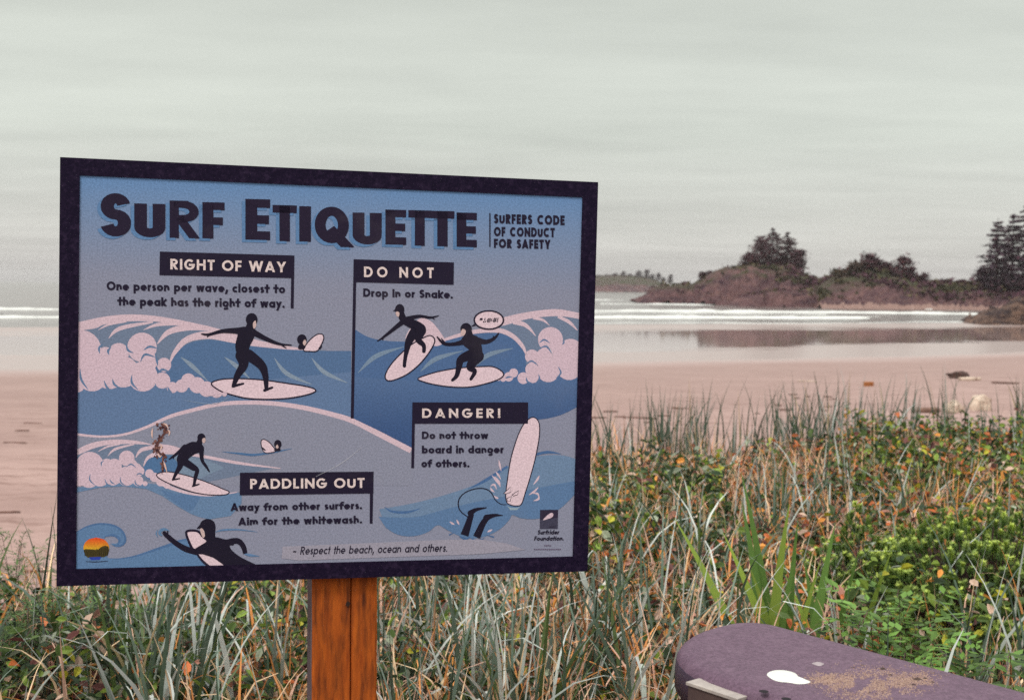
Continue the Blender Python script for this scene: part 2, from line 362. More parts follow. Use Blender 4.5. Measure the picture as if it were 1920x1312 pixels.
def tree(name, bx, by, ty, hw, Y, kind, label, group, seed, tone=(.040, .045, .033), n=1):
    """tapered trunk with limbs and a crown of leaf clumps; base (bx,by) and top ty in the photograph at distance Y"""
    rng = np.random.default_rng(seed)
    base = at_y(bx, by, Y); top = at_y(bx, ty, Y); H = top.z-base.z; Wd = hw*Y/FPX
    root = empty(name, base); tag(root, label, 'tree', group)
    tv, tf = [], []
    def limb(p, q, r0, r1, k=5):
        p, q = np.array(p, float), np.array(q, float); d = q-p; d /= np.linalg.norm(d)+1e-9
        a = np.cross(d, (0, 0, 1.) if abs(d[2]) < .9 else (1., 0, 0)); a /= np.linalg.norm(a); c_ = np.cross(d, a)
        i0 = len(tv)
        for pt, r in ((p, r0), (q, r1)):
            for s in range(k): an = 2*math.pi*s/k; tv.append(tuple(pt + r*(a*math.cos(an)+c_*math.sin(an))))
        for s in range(k): tf.append((i0+s, i0+(s+1) % k, i0+k+(s+1) % k, i0+k+s))
    lean = rng.normal()*.02*H
    limb((0, 0, -.8), (lean*.5, 0, H*.5), H*.022+.05, H*.014+.03); limb((lean*.5, 0, H*.5), (lean, 0, H*.97), H*.014+.03, .04)
    C_ = []
    if kind == 'conifer':
        z0 = .08
        nl = 17
        for li in range(nl):
            h = z0 + (1-z0)*(li+.3*rng.random())/nl
            rad = Wd*1.30*(1-h)**(.62 if name == 'tall_conifer' else .80)*(.66+.5*rng.random())*(1.0 if h > .3 else .8)
            for bi in range(9):
                an = rng.uniform(0, 2*math.pi); r = rad*rng.uniform(.55, 1.15)
                p0 = np.array((lean*h, 0, h*H)); p1 = p0 + np.array((math.cos(an)*r, math.sin(an)*r, -r*rng.uniform(.02, .35) + .03*H*rng.random()))
                limb(p0, p1, .05, .015, 3)
                m_ = max(5, int(9+r*3.0))
                tt = rng.uniform(.15, 1.05, m_)[:, None]
                C_.append(p0 + (p1-p0)*tt + rng.normal(size=(m_, 3))*np.array((.28, .28, .13))*(.5+.12*r))
        C_.append(np.stack([lean+rng.normal(size=14)*.12, rng.normal(size=14)*.12, H*rng.uniform(.88, 1.02, 14)], 1))
        size = .25 + .009*H
    else:                                    # wind-bent round crowned shore pine
        for q in range(34 if kind == 'pine' else 24):
            h = rng.uniform(.28 if kind == 'pine' else .12, 1.0)
            prof = math.sin(min(1, (1.08-h)/.8)*math.pi*.5)**.8
            an = rng.uniform(0, 2*math.pi); r = Wd*prof*math.sqrt(rng.random())*.9
            c0 = np.array((lean*h+math.cos(an)*r + (.18*Wd*h if kind == 'pine' else 0), math.sin(an)*r, h*H*.94))
            limb((lean*h*.6, 0, max(.05, h*H*.62)), tuple(c0), .06+.004*H, .02, 4)
            m_ = 34; sp_ = (.16*Wd+.35)
            C_.append(c0 + rng.normal(size=(m_, 3))*np.array((sp_, sp_, sp_*.55)))
        size = .30 + .014*H
    ctr = np.concatenate(C_)
    v, f = rquads(ctr, size, rng=rng)
    tone = np.array(tone)
    colr = tone*rng.uniform(.55, 1.5, (len(ctr), 1))*np.where(rng.random((len(ctr), 1)) < .15, np.array([[1.5, 1.1, 1.0]]), 1.0)
    mesh_obj('trunk', tv, tf, bark_m, root)
    mesh_obj('crown', v, f, leaf_m, root, np.repeat(colr, 4, 0))
    return root
GI, GP, GR_, GF = 'pines on top of the rocky islet', 'trees on the wooded point', 'tall conifers at the right edge', 'trees along the far low island'
PUR = (.082, .044, .054)
T_ = [
 ('pine_tree', 1449, 507, 428, 50, 428, 'conifer', 'tallest dark conifer at the peak of the rocky islet', GI, PUR),
 ('pine_tree', 1476, 507, 435, 40, 424, 'conifer', 'flag-limbed conifer right beside the tallest tree of the rocky islet', GI, PUR),
 ('pine_tree', 1424, 506, 444, 27, 420, 'pine', 'rounded pine just left of the tallest tree of the rocky islet', GI, PUR),
 ('pine_tree', 1403, 507, 474, 19, 424, 'pine', 'low bushy pine at the left foot of the islet grove', GI, PUR),
 ('pine_tree', 1493, 522, 466, 18, 418, 'pine', 'low bushy pine at the right foot of the islet grove', GI, PUR),
 ('small_tree', 1318, 530, 511, 6, 428, 'bush', 'thin small tree on the low left shoulder of the rocky islet', GI, PUR),
 ('small_tree', 1332, 522, 509, 5, 428, 'bush', 'tiny tree on the islet slope between the thin tree and the grove', GI, PUR),
 ('small_tree', 1284, 540, 531, 9, 425, 'bush', 'low round bush near the seaward tip of the rocky islet', GI, PUR),
 ('shore_pine', 1621, 537, 474, 23, 366, 'pine', 'pointed dark pine highest on the wooded point', GP, PUR),
 ('shore_pine', 1598, 538, 488, 24, 364, 'pine', 'round pine on the left slope of the wooded point below the pointed one', GP, (.080, .058, .048)),
 ('shore_pine', 1574, 538, 502, 20, 364, 'bush', 'lowest leftmost green tree on the wooded point', GP, (.075, .060, .042)),
 ('shore_pine', 1641, 532, 485, 14, 368, 'pine', 'narrow pine just right of the highest pine on the wooded point', GP, PUR),
 ('shore_pine', 1658, 532, 492, 15, 368, 'pine', 'small pine in the dip between the two peaks of the wooded point', GP, PUR),
 ('shore_pine', 1690, 537, 478, 23, 368, 'pine', 'broad separate pine forming the second peak of the wooded point', GP, PUR),
 ('shore_pine', 1674, 538, 504, 14, 364, 'bush', 'low bushy tree at the left foot of the second peak', GP, PUR),
 ('shore_pine', 1708, 535, 500, 9, 366, 'bush', 'low bushy tree at the right foot of the second peak', GP, PUR),
 ('shore_pine', 1729, 537, 514, 15, 368, 'bush', 'flat-topped dark shrub tree right of the second peak', GP, PUR),
 ('shore_pine', 1766, 546, 526, 15, 364, 'bush', 'low dark bush beginning the hedge between point and conifers', GP, PUR),
 ('shore_pine', 1786, 546, 529, 12, 364, 'bush', 'middle dark bush of the hedge between point and conifers', GP, PUR),
 ('shore_pine', 1807, 548, 526, 13, 362, 'bush', 'last dark bush of the hedge before the tall conifers', GP, PUR),
 ('tall_conifer', 1869, 550, 412, 46, 350, 'conifer', 'tall conifer standing first from the sea at the right edge', GR_, (.070, .043, .062)),
 ('tall_conifer', 1897, 550, 401, 40, 356, 'conifer', 'slim tall conifer second from the sea at the right edge', GR_, (.070, .043, .062)),
 ('tall_conifer', 1926, 550, 378, 58, 350, 'conifer', 'tallest conifer cut off by the right edge of the view', GR_, (.070, .043, .062)),
 ('tall_conifer', 1962, 546, 372, 40, 358, 'conifer', 'conifer just beyond the tallest one at the right edge', GR_, (.070, .043, .062)),
 ('bushy_tree', 1844, 552, 500, 17, 348, 'bush', 'dark bushy tree at the foot of the first tall conifer', GR_, (.055, .036, .048)),
 ('bushy_tree', 1880, 556, 512, 24, 346, 'bush', 'wide dark bush below the slim tall conifer', GR_, (.055, .036, .048)),
 ('bushy_tree', 1914, 560, 520, 24, 344, 'bush', 'wide dark bush below the tallest conifer', GR_, (.055, .036, .048)),
]
for i, a in enumerate(T_): tree(*a[:9], seed=100+i, tone=a[9])
for i, (x, y0, y1, hw) in enumerate(((1120, 530, 516, 9), (1136, 530, 515, 9), (1152, 530, 512, 8), (1168, 532, 507, 6), (1180, 532, 513, 8), (1196, 532, 506, 7), (1212, 533, 505, 7), (1222, 534, 514, 6), (1233, 535, 511, 6), (1243, 538, 519, 5), (1256, 541, 514, 5))):
    lab = 'small hazy tree on the skyline of the far low island'
    if i == 10: lab = 'lone hazy tree at the right tip of the far low island'
    tree('island_tree', x, y0, y1, hw*1.25, 1690, 'pine', lab, GF, 300+i, (.085, .058, .068))

# ------------------------------------------------------------------ things lying on the beach
dark_w = noise_mat('dark_driftwood', (.10, .055, .045), (.05, .028, .025), 6, .9, bump=.5, bscale=12)
pale_w = noise_mat('pale_driftwood', (.66, .53, .43), (.48, .36, .29), 3, .85, 7, (.30, .20, .16), 6, stretch=(1, 1, .25), bump=.5, bscale=10)
kelp_m = noise_mat('dried_kelp', (.16, .07, .05), (.09, .045, .035), 9, .8, bump=.5, bscale=20)
def log_mesh(L_, r, seed, bend=.08, k=12, n=14, flat=1.0, lump=.22):
    v = []; f = []
    for i in range(n+1):
        s = i/n; rr = r*(1+lump*fbm(s*3.1, seed))*(.86 if i in (0, n) else 1.0)
        for j in range(k):
            a = 2*math.pi*j/k; q = rr*(1+lump*fbm(s*4, math.cos(a)*1.2+seed, math.sin(a)*1.2))
            v.append(((s-.5)*L_, q*math.cos(a) + bend*L_*math.sin(s*3.1), q*math.sin(a)*flat + r*flat*.75))
    for i in range(n):
        for j in range(k): f.append((i*k+j, i*k+(j+1) % k, (i+1)*k+(j+1) % k, (i+1)*k+j))
    f.append(tuple(range(k))[::-1]); f.append(tuple(n*k+j for j in range(k)))
    return v, f
def ground_pt(px, py):
    d = ray(px, py); s = 3.0
    while s < 400:
        p = CAM + d*s
        if p.z < z_ground(p.x, p.y): return Vector((p.x, p.y, z_ground(p.x, p.y)))
        s += .02 + s*.002
    return CAM + d*100
def lay(name, label, cat, px, py, L_, r, mat, rz, seed, group=None, flat=1.0, bend=.08):
    v, f = log_mesh(L_, r, seed, bend, flat=flat); o = mesh_obj(name, v, f, mat, smooth=True)
    p = ground_pt(px, py); o.location = p; o.rotation_euler = (0, R(random.uniform(-2, 2)), R(rz)); tag(o, label, cat, group); return o
GK = 'dried kelp scraps strewn over the sand'
KL = 'small scrap of dry brown kelp lying on the pink sand beyond the grass'
kelp = [(1120, 784, .5), (1145, 772, .4), (1162, 783, .3), (1200, 785, .9), (1245, 781, .35), (1213, 793, .2), (1275, 766, .5), (1472, 769, .35), (1487, 741, .3), (1494, 747, .22), (1514, 744, .2), (1552, 744, .28), (1560, 750, .3), (1553, 763, .25), (1512, 770, .15), (1420, 776, .15), (1545, 770, .2), (1460, 761, .2)]
for i, (px, py, L_) in enumerate(kelp):
    lay('kelp_scrap', KL, 'kelp', px, py, L_, .028+L_*.03, kelp_m, random.uniform(-14, 14), i*1.7, GK, .45, random.uniform(-.15, .15))
GL = 'dried kelp scraps on the sand left of the sign'
for i, (px, py, L_, lab) in enumerate(((62, 795, .45, 'short dark kelp strand high on the sand left of the sign'), (28, 831, .5, 'blurred kelp smear on the sand below the short strand left of the sign'), (10, 963, .42, 'darkest kelp lump at the very left edge of the sand'), (68, 1074, .3, 'thin red twig lying on sand just above the left dune plants'), (42, 808, .3, 'faint thin kelp thread between the strand and the smear left of the sign'))):
    lay('kelp_strand', lab, 'kelp', px, py, L_, .03, kelp_m, random.uniform(-6, 8), 40+i, GL, .5, .1)
lay('driftwood_stick', 'long thin grey stick lying flat on sand beside the orange crate', 'driftwood', 1514, 716, .75, .03, pale_w, 2, 51, flat=.8)
lay('kelp_strand', 'long brown kelp strand on sand right of the driftwood stump', 'kelp', 1885, 719, 1.1, .06, kelp_m, 4, 52, flat=.5)
# dark stump lying by a pale log end
def lump(name, label, cat, px, py, sx, sy, sz, mat, seed, rz=0, sub=3, amp=.35, group=None):
    import bmesh
    bm = bmesh.new(); bmesh.ops.create_icosphere(bm, subdivisions=sub, radius=1)
    for v in bm.verts:
        d = v.co.copy(); k = 1+amp*fbm(d.x*1.6+seed, d.y*1.6, d.z*1.6, 4)
        v.co = Vector((d.x*sx*k, d.y*sy*k, max(d.z, -.45)*sz*k))
    me = bpy.data.meshes.new(name); bm.to_mesh(me); bm.free(); me.materials.append(mat)
    o = bpy.data.objects.new(name, me); COL.objects.link(o); p = ground_pt(px, py); o.location = p + Vector((0, 0, sz*.35)); o.rotation_euler = (0, 0, R(rz)); tag(o, label, cat, group)
    return o
lump('driftwood_stump', 'dark knotted driftwood stump lying on open sand', 'driftwood', 1797, 709, .50, .3, .20, dark_w, 3.0, 8)
lay('driftwood_log', 'short pale log with a dark tip beside the knotted stump', 'driftwood', 1818, 714, .85, .085, pale_w, -4, 77)
lump('driftwood_block', 'largest pale block of driftwood root at the back of the dune plants', 'driftwood', 1838, 769, .34, .26, .34, pale_w, 5.2, 20, amp=.3)
lump('driftwood_block', 'smaller pale lump of driftwood left of the largest pale block', 'driftwood', 1788, 772, .30, .22, .24, pale_w, 7.7, 50, amp=.3)
lay('driftwood_log', 'brown weathered log half hidden in grass left of the pale lumps', 'driftwood', 1736, 774, .9, .08, noise_mat('brown_driftwood', (.26, .15, .11), (.12, .07, .06), 5, .9), 18, 81)
# orange crate
def boxes(bl):
    v = []; f = []
    for (x0, x1, y0, y1, z0, z1) in bl:
        i = len(v); v += [(x, y, z) for z in (z0, z1) for y in (y0, y1) for x in (x0, x1)]
        f += [tuple(i+k for k in q) for q in ((0, 2, 3, 1), (4, 5, 7, 6), (0, 1, 5, 4), (2, 6, 7, 3), (0, 4, 6, 2), (1, 3, 7, 5))]
    return v, f
cr_m = noise_mat('orange_crate_wood', (.46, .17, .05), (.30, .11, .045), 8, .7)
p = ground_pt(1628, 724); root = empty('crate', p, R(9)); tag(root, 'small orange brown crate lying alone on the open sand', 'crate')
v, f = boxes([(-.16, .16, -.11, -.098, .0, .07), (-.16, .16, -.11, -.098, .085, .15), (-.16, .16, .098, .11, .0, .07), (-.16, .16, .098, .11, .085, .15), (-.16, -.148, -.096, .096, .002, .148), (.148, .16, -.096, .096, .002, .148), (-.146, .146, -.096, .096, .0, .012)])
mesh_obj('crate_side', v, f, cr_m, root)
v, f = boxes([(-.165, .165, -.115, -.02, .152, .166), (-.165, .165, .0, .115, .152, .166)]); mesh_obj('crate_lid', v, f, cr_m, root)
# ------------------------------------------------------------------ the sign
# its corners in space (measured from the photograph) fix the plane; the art is drawn flat on that plane
S_BL = CAM + Vector((-.99762, 2.73748, -.66979))
EX = Vector((.97283, .23114, -.01344)).normalized()
NRM = EX.cross(Vector((.01239, .00609, .9999))).normalized()       # towards the viewer
EZ = NRM.cross(EX).normalized()
if NRM.y > 0: NRM = -NRM
SW, SH = 1.22, .939
sign = empty('surf_sign', (0, 0, 0)); tag(sign, 'blue illustrated surf etiquette sign with dark border on an orange-brown wooden post', 'sign')
M_S = Matrix((EX, EZ, NRM)).transposed().to_4x4(); M_S.translation = S_BL
def P2(px, py):
    d = ray(px, py); t_ = (S_BL-CAM).dot(NRM)/d.dot(NRM); q = CAM + d*t_ - S_BL
    return q.dot(EX), q.dot(EZ)
KA = .90                                     # how bright white board reads here
def art(c, k=1.0): return tuple(min(.95, v*k/KA) for v in s2l(c))
INK, INK2 = (30, 22, 46), (26, 20, 40)
PINK, BOARDC, FOAMC = (214, 188, 200), (226, 200, 210), (212, 186, 200)
BLUE, DEEP, MID, TEAL, GREY = (88, 116, 156), (76, 104, 148), (106, 124, 156), (114, 128, 154), (141, 143, 164)
class Art:
    """flat printed shapes stacked a hundredth of a millimetre apart"""
    def __init__(s, z=.00006): s.v = []; s.f = []; s.c = []; s.z = z
    def poly(s, pts, col, o=None):
        s.z += .000004
        if o: pts = [(o[0]+x/o[2], o[1]+y/o[2]) for x, y in pts]
        uv = [P2(*p) for p in pts]
        uv = [(min(max(a, .025), SW-.025), min(max(b_, .022), SH-.022)) for a, b_ in uv]
        i = len(s.v); cc = [art(col(p)) for p in pts] if callable(col) else [art(col)]*len(pts)
        for tr in tessellate_polygon([[Vector((a, b_, 0)) for a, b_ in uv]]):
            a, b_, c_ = tr; area = (uv[b_][0]-uv[a][0])*(uv[c_][1]-uv[a][1])-(uv[c_][0]-uv[a][0])*(uv[b_][1]-uv[a][1])
            s.f.append((i+a, i+b_, i+c_) if area > 0 else (i+a, i+c_, i+b_))
        s.v += [(a, b_, s.z) for a, b_ in uv]; s.c += cc
    def blob(s, pts, col, o=None, sub=5): s.poly(catmull(pts, True, sub), col, o)
    def circ(s, x, y, r, col, o=None, ry=None, n=22):
        s.z -= .0000028
        s.poly([(x+r*math.cos(2*math.pi*i/n), y+(ry or r)*math.sin(2*math.pi*i/n)) for i in range(n)], col, o)
    def stroke(s, pts, ws, col, o=None, smooth=True, caps=True):
        """tapered brush stroke; ws = width at each point"""
        if not isinstance(ws, (list, tuple)): ws = [ws]*len(pts)
        q = [(x, y, w_) for (x, y), w_ in zip(pts, ws)]
        s.z += .000003
        if smooth and len(q) > 2: q = catmull(q, False, 6)
        l, r = [], []
        for i, (x, y, w_) in enumerate(q):
            a = q[max(i-1, 0)]; b_ = q[min(i+1, len(q)-1)]
            dx, dy = b_[0]-a[0], b_[1]-a[1]; d = math.hypot(dx, dy) or 1; w_ = max(w_, .3)
            l.append((x-dy/d*w_/2, y+dx/d*w_/2)); r.append((x+dy/d*w_/2, y-dx/d*w_/2))
        for i in range(len(q)-1): s.poly([l[i], l[i+1], r[i+1], r[i]], col, o); s.z -= .0000039
        if caps:
            for k in (0, -1):
                if q[k][2] > 3: s.circ(q[k][0], q[k][1], q[k][2]/2, col, o, n=12); s.z -= .0000010
    def ring(s, pts, w_, col, o=None): 
        q = catmull(pts, True, 5); s.stroke(q+[q[0]], w_, col, o, smooth=False, caps=False)
    def done(s, name, parent, mat): return mesh_obj(name, s.v, s.f, mat, parent, s.c)

# ---- a geometric sans drawn with strokes: coordinates in cap heights, w = stroke weight
def arc(cx, cy, rx, ry, a0, a1, n=14):
    return [(cx+rx*math.cos(R(a0+(a1-a0)*i/n)), cy+ry*math.sin(R(a0+(a1-a0)*i/n))) for i in range(n+1)]
def glyph(ch, w, x=.69, k=1.0):
    """(advance width, strokes [(points, squarecap)], clip low, clip high)"""
    h = w/2; T = 1-h; B = h; xh = x; xt = xh-h; lo, hi = 0., 1.
    r_ = xh/2-h; S = []
    def st(*p): S.append(list(p))
    def bowl(cx): S.append(arc(cx, xh/2, r_, r_, 0, 360, 24))
    D = xh                                     # width of a round lower-case letter
    if ch == 'A': W = .86; st((h*.9, 0), (W/2, T+h*.5)); st((W-h*.9, 0), (W/2, T+h*.5)); st((W*.25, .27), (W*.75, .27))
    elif ch == 'C': W = .86; S.append(arc(W*.56, .5, W*.56-h, .5-h, 48, 312, 22))
    elif ch == 'D': W = .82; st((h, B), (h, T)); S.append([(h, T), (W*.42, T)]+arc(W*.42, .5, W*.58-h, .5-h, 90, -90, 16)+[(h, B)])
    elif ch == 'E': W = .56*k; st((h, B), (h, T)); st((h, T), (W-h, T)); st((h, .5), (W-h*1.2, .5)); st((h, B), (W-h, B))
    elif ch == 'F': W = .54*k; st((h, B), (h, T)); st((h, T), (W-h, T)); st((h, .48), (W-h*1.3, .48))
    elif ch == 'G': W = .92; S.append(arc(W*.5, .5, W*.5-h, .5-h, 46, 352, 24)); st((W*.55, .47), (W-h, .47))
    elif ch == 'H': W = .76; st((h, B), (h, T)); st((W-h, B), (W-h, T)); st((h, .52), (W-h, .52))
    elif ch == 'I': W = w; st((h, B), (h, T))
    elif ch == 'L': W = .50; st((h, B), (h, T)); st((h, B), (W-h, B))
    elif ch == 'N': W = .82; st((h, B), (h, T)); st((W-h, B), (W-h, T)); st((h*1.1, T), (W-h*1.1, B))
    elif ch == 'O': W = .98; S.append(arc(W/2, .5, W/2-h, .5-h, 0, 360, 28))
    elif ch == 'P': W = .60; st((h, B), (h, T)); S.append([(h, T), (W*.5, T)]+arc(W*.52, .70, W*.48-h, .30-h, 90, -90, 12)+[(h, .40+h)])
    elif ch == 'Q': W = .98*k; S.append(arc(W/2, .5, W/2-h, .5-h, 0, 360, 28)); st((W*.55, .30), (W*.93, -.06)); lo = -.1
    elif ch == 'R': W = .66*k; st((h, B), (h, T)); S.append([(h, T), (W*.46, T)]+arc(W*.46, .71, W*.46-h*.7, .29-h, 90, -90, 12)+[(h, .42+h)]); st((W*.40, .46), (W-h*1.1, 0))
    elif ch == 'S':
        W = .58*k; a = W/2-h; r1 = (1-w)/4*.98; r2 = (1-w)/4*1.02
        S.append(arc(W/2, T-r1, a*.93, r1, 14, 270, 16)[:-1]+arc(W/2, B+r2, a, r2, 90, -164, 16))
    elif ch == 'T': W = .62*k; st((W/2, B), (W/2, T)); st((h, T), (W-h, T))
    elif ch == 'U': W = .72*k; S.append([(h, T)]+arc(W/2, W*.46, W/2-h, W*.46-h, 180, 360, 16)+[(W-h, T)])
    elif ch == 'W': W = 1.22; st((h*.9, 1), (W*.28, B-h*.3)); st((W*.28, B-h*.3), (W*.5, 1)); st((W*.5, 1), (W*.72, B-h*.3)); st((W*.72, B-h*.3), (W-h*.9, 1))
    elif ch == 'Y': W = .78; st((W/2, 0), (W/2, .46)); st((h*.9, 1), (W/2, .42)); st((W-h*.9, 1), (W/2, .42))
    elif ch == 'a': W = D; bowl(D/2); st((D-h, B), (D-h, xt))
    elif ch == 'b': W = D; bowl(D/2); st((h, B), (h, T))
    elif ch == 'c': W = D*.84; S.append(arc(D/2, xh/2, r_, r_, 46, 314, 18))
    elif ch == 'd': W = D; bowl(D/2); st((D-h, B), (D-h, T))
    elif ch == 'e': W = D; S.append(arc(D/2, xh/2, r_, r_, 0, 318, 22)); st((h, xh*.48), (D-h, xh*.48))
    elif ch == 'f': W = w*1.2+.17; c_ = w*.85; st((c_, B), (c_, .72)); S.append([(c_, .66)]+arc(c_+.19, .70, .19, T-.70, 180, 50, 10)); st((h*.5, xt-.02), (W-h*.6, xt-.02))
    elif ch == 'g': W = D; bowl(D/2); lo = -.32; S.append([(D-h, xt), (D-h, -.08)]+arc(D/2, -.06, D/2-h, .26-h, 0, -140, 10))
    elif ch == 'h': W = D*.88; st((h, B), (h, T)); S.append([(W-h, B), (W-h, xh*.5)]+arc(W/2, xh*.5, W/2-h, xh*.5-h, 0, 160, 10))
    elif ch == 'i': W = w; st((h, B), (h, xt)); S.append(arc(h, .88, .012, .012, 0, 360, 6))
    elif ch == 'k': W = D*.86; st((h, B), (h, T)); st((h, .30), (W-h*.8, xh)); st((w*.9, .36), (W-h*.7, 0))
    elif ch == 'l': W = w; st((h, B), (h, T))
    elif ch == 'm': W = D*1.34; st((h, B), (h, xt)); m_ = W/2; S.append([(m_, B), (m_, xh*.5)]+arc(m_/2+h/2, xh*.5, m_/2-h/2, xh*.5-h, 0, 160, 10)); S.append([(W-h, B), (W-h, xh*.5)]+arc((W-h+m_)/2, xh*.5, (W-h-m_)/2, xh*.5-h, 0, 160, 10))
    elif ch == 'n': W = D*.88; st((h, B), (h, xt)); S.append([(W-h, B), (W-h, xh*.5)]+arc(W/2, xh*.5, W/2-h, xh*.5-h, 0, 160, 10))
    elif ch == 'o': W = D; bowl(D/2)
    elif ch == 'p': W = D; lo = -.3; bowl(D/2); st((h, -.3+h), (h, xt))
    elif ch == 'r': W = D*.58; st((h, B), (h, xt)); S.append([(h, xh*.5)]+arc(h+.2, xh*.5, .2, xt-xh*.5, 170, 75, 7))
    elif ch == 's': W = D*.64; a = W/2-h; q = (xh-w)/4; S.append(arc(W/2, xt-q, a*.9, q, 25, 270, 10)[:-1]+arc(W/2, B+q, a, q, 90, -155, 10))
    elif ch == 't': W = w*2.0; st((W/2, B), (W/2, .86)); st((h*.5, xt), (W-h*.5, xt))
    elif ch == 'u': W = D*.86; st((W-h, B), (W-h, xt)); S.append([(h, xt), (h, xh*.45)]+arc(W/2, xh*.45, W/2-h, xh*.45-h, 180, 340, 10))
    elif ch == 'v': W = D*.86; hi = xh; st((h*.8, xh), (W/2, B-h*.4)); st((W/2, B-h*.4), (W-h*.8, xh))
    elif ch == 'w': W = D*1.26; hi = xh; st((h*.8, xh), (W*.28, B-h*.4)); st((W*.28, B-h*.4), (W*.5, xh)); st((W*.5, xh), (W*.72, B-h*.4)); st((W*.72, B-h*.4), (W-h*.8, xh))
    elif ch == 'y': W = D*.88; hi = xh; lo = -.32; st((h*.8, xh), (W*.52, B)); st((W-h*.8, xh), (W*.22, -.32))
    elif ch == '.': W = w*1.1; S.append(arc(w*.55, w*.5, .012, .012, 0, 360, 6))
    elif ch == ',': W = w*1.1; lo = -.2; st((w*.75, w*.8), (w*.3, -.16))
    elif ch == '!': W = w*1.1; st((w*.55, .36), (w*.55, T)); S.append(arc(w*.55, w*.5, .012, .012, 0, 360, 6))
    elif ch == '~': W = .62; S.append([(h, .34), (.18, .44), (.44, .34), (W-h, .45)])
    elif ch == '*': W = .5; st((.25, .5), (.25, 1)); st((.04, .62), (.46, .88)); st((.46, .62), (.04, .88))
    elif ch == '\u00bf': W = .5; S.append(arc(.25, .28, .19, .22, 20, -200, 12)[::-1]); st((.25, .48), (.25, .62)); S.append(arc(.25, .85, .02, .02, 0, 360, 6))
    elif ch == '@': W = .86; S.append(arc(.43, .45, .37, .42, -40, 300, 22)); S.append(arc(.43, .45, .15, .18, 0, 360, 12))
    elif ch == '#': W = .66; st((.22, .1), (.30, .95)); st((.46, .1), (.54, .95)); st((.04, .36), (.64, .36)); st((.06, .66), (.66, .66))
    else: W = .36
    return W, S, lo, hi
def clip_y(poly, lim, keep_below):
    o = []
    for i in range(len(poly)):
        a, b_ = poly[i-1], poly[i]; ia = (a[1] <= lim) == keep_below; ib = (b_[1] <= lim) == keep_below
        if ia != ib: t_ = (lim-a[1])/(b_[1]-a[1]); o.append((a[0]+t_*(b_[0]-a[0]), lim))
        if ib: o.append(b_)
    return o
def draw_glyph(A, ch, w, fn, col, k=1.0):
    W, S, lo, hi = glyph(ch, w, k=k)
    for pts in S:
        h = w/2; n = len(pts); closed = n > 3 and math.hypot(pts[0][0]-pts[-1][0], pts[0][1]-pts[-1][1]) < 1e-6
        p = [tuple(q) for q in pts]
        if not closed and n == 2:              # square ends on straight strokes
            d = math.hypot(p[1][0]-p[0][0], p[1][1]-p[0][1]); u = ((p[1][0]-p[0][0])/d*h, (p[1][1]-p[0][1])/d*h)
            p = [(p[0][0]-u[0], p[0][1]-u[1]), (p[1][0]+u[0], p[1][1]+u[1])]
        l, r = [], []
        for i in range(n):
            a = p[i-1] if i else (p[-2] if closed else p[0]); c_ = p[i+1] if i < n-1 else (p[1] if closed else p[-1])
            d1 = (p[i][0]-a[0], p[i][1]-a[1]); d2 = (c_[0]-p[i][0], c_[1]-p[i][1])
            m1 = math.hypot(*d1) or 0; m2 = math.hypot(*d2) or 0
            d1 = (d1[0]/m1, d1[1]/m1) if m1 else (d2[0]/m2, d2[1]/m2)
            d2 = (d2[0]/m2, d2[1]/m2) if m2 else d1
            t_ = (d1[0]+d2[0], d1[1]+d2[1]); tm = math.hypot(*t_) or 1; t_ = (t_[0]/tm, t_[1]/tm)
            m_ = h/max(.5, t_[0]*d1[0]+t_[1]*d1[1])
            l.append((p[i][0]-t_[1]*m_, p[i][1]+t_[0]*m_)); r.append((p[i][0]+t_[1]*m_, p[i][1]-t_[0]*m_))
        for i in range(n-1):
            q = [l[i], l[i+1], r[i+1], r[i]]
            q = clip_y(q, hi, True); q = clip_y(q, lo, False) if q else q
            if len(q) > 2: A.poly([fn(*g_) for g_ in q], col); A.z -= .0000038
    return W
def text(A, s, p0, p1, cap, w, col, gap=.10, space=.34, shear=0.0):
    """text set between two baseline points of the photograph; cap = capital height in its pixels"""
    Ws = [space if c_ == ' ' else glyph(c_, w)[0] for c_ in s]
    tot = sum(Ws) + gap*(len(s)-1); x = 0
    for c_, W in zip(s, Ws):
        if c_ != ' ':
            x0 = x
            def fn(gx, gy):
                k = (x0+gx+shear*gy)/tot
                return (p0[0]+(p1[0]-p0[0])*k, p0[1]+(p1[1]-p0[1])*k - gy*cap)
            draw_glyph(A, c_, w, fn, col)
        x += W + gap

ink_m, t, b = newmat('sign_print')
a_ = t.nodes.new('ShaderNodeAttribute'); a_.attribute_name = 'tint'
tcn = t.nodes.new('ShaderNodeTexCoord'); ob_ = tcn.outputs['Object']
sc_ = tmap(t, tnoise(t, ob_, 260, 2), .35, .65, .86, 1.14)
vm = t.nodes.new('ShaderNodeVectorMath'); vm.operation = 'SCALE'; t.links.new(a_.outputs['Color'], vm.inputs[0]); t.links.new(sc_, vm.inputs['Scale'])
c = tmix(t, tmap(t, tnoise(t, ob_, 5, 7), .56, .78, 0, .10), vm.outputs[0], (.35, .30, .30))
t.links.new(c, b.inputs['Base Color']); b.inputs['Roughness'].default_value = .62; b.inputs['Specular IOR Level'].default_value = .22
frame_m = noise_mat('sign_border_paint', (.0075, .0038, .018), (.017, .009, .031), 190, .6, 3, (.028, .016, .044), 60, spec=.11, lo=.4, hi=.7)

def box_on_sign(name, u0, u1, v0, v1, z0, z1, mat, parent, bev=.0):
    v, f = boxes([(u0, u1, v0, v1, z0, z1)]); o = mesh_obj(name, v, f, mat, parent)
    if bev:
        bm_ = o.modifiers.new('bevel', 'BEVEL'); bm_.width = bev; bm_.segments = 2
    return o
frame_root = None
backing = box_on_sign('backing_board', .004, SW-.004, .004, SH-.004, -.022, -.004, frame_m, sign)
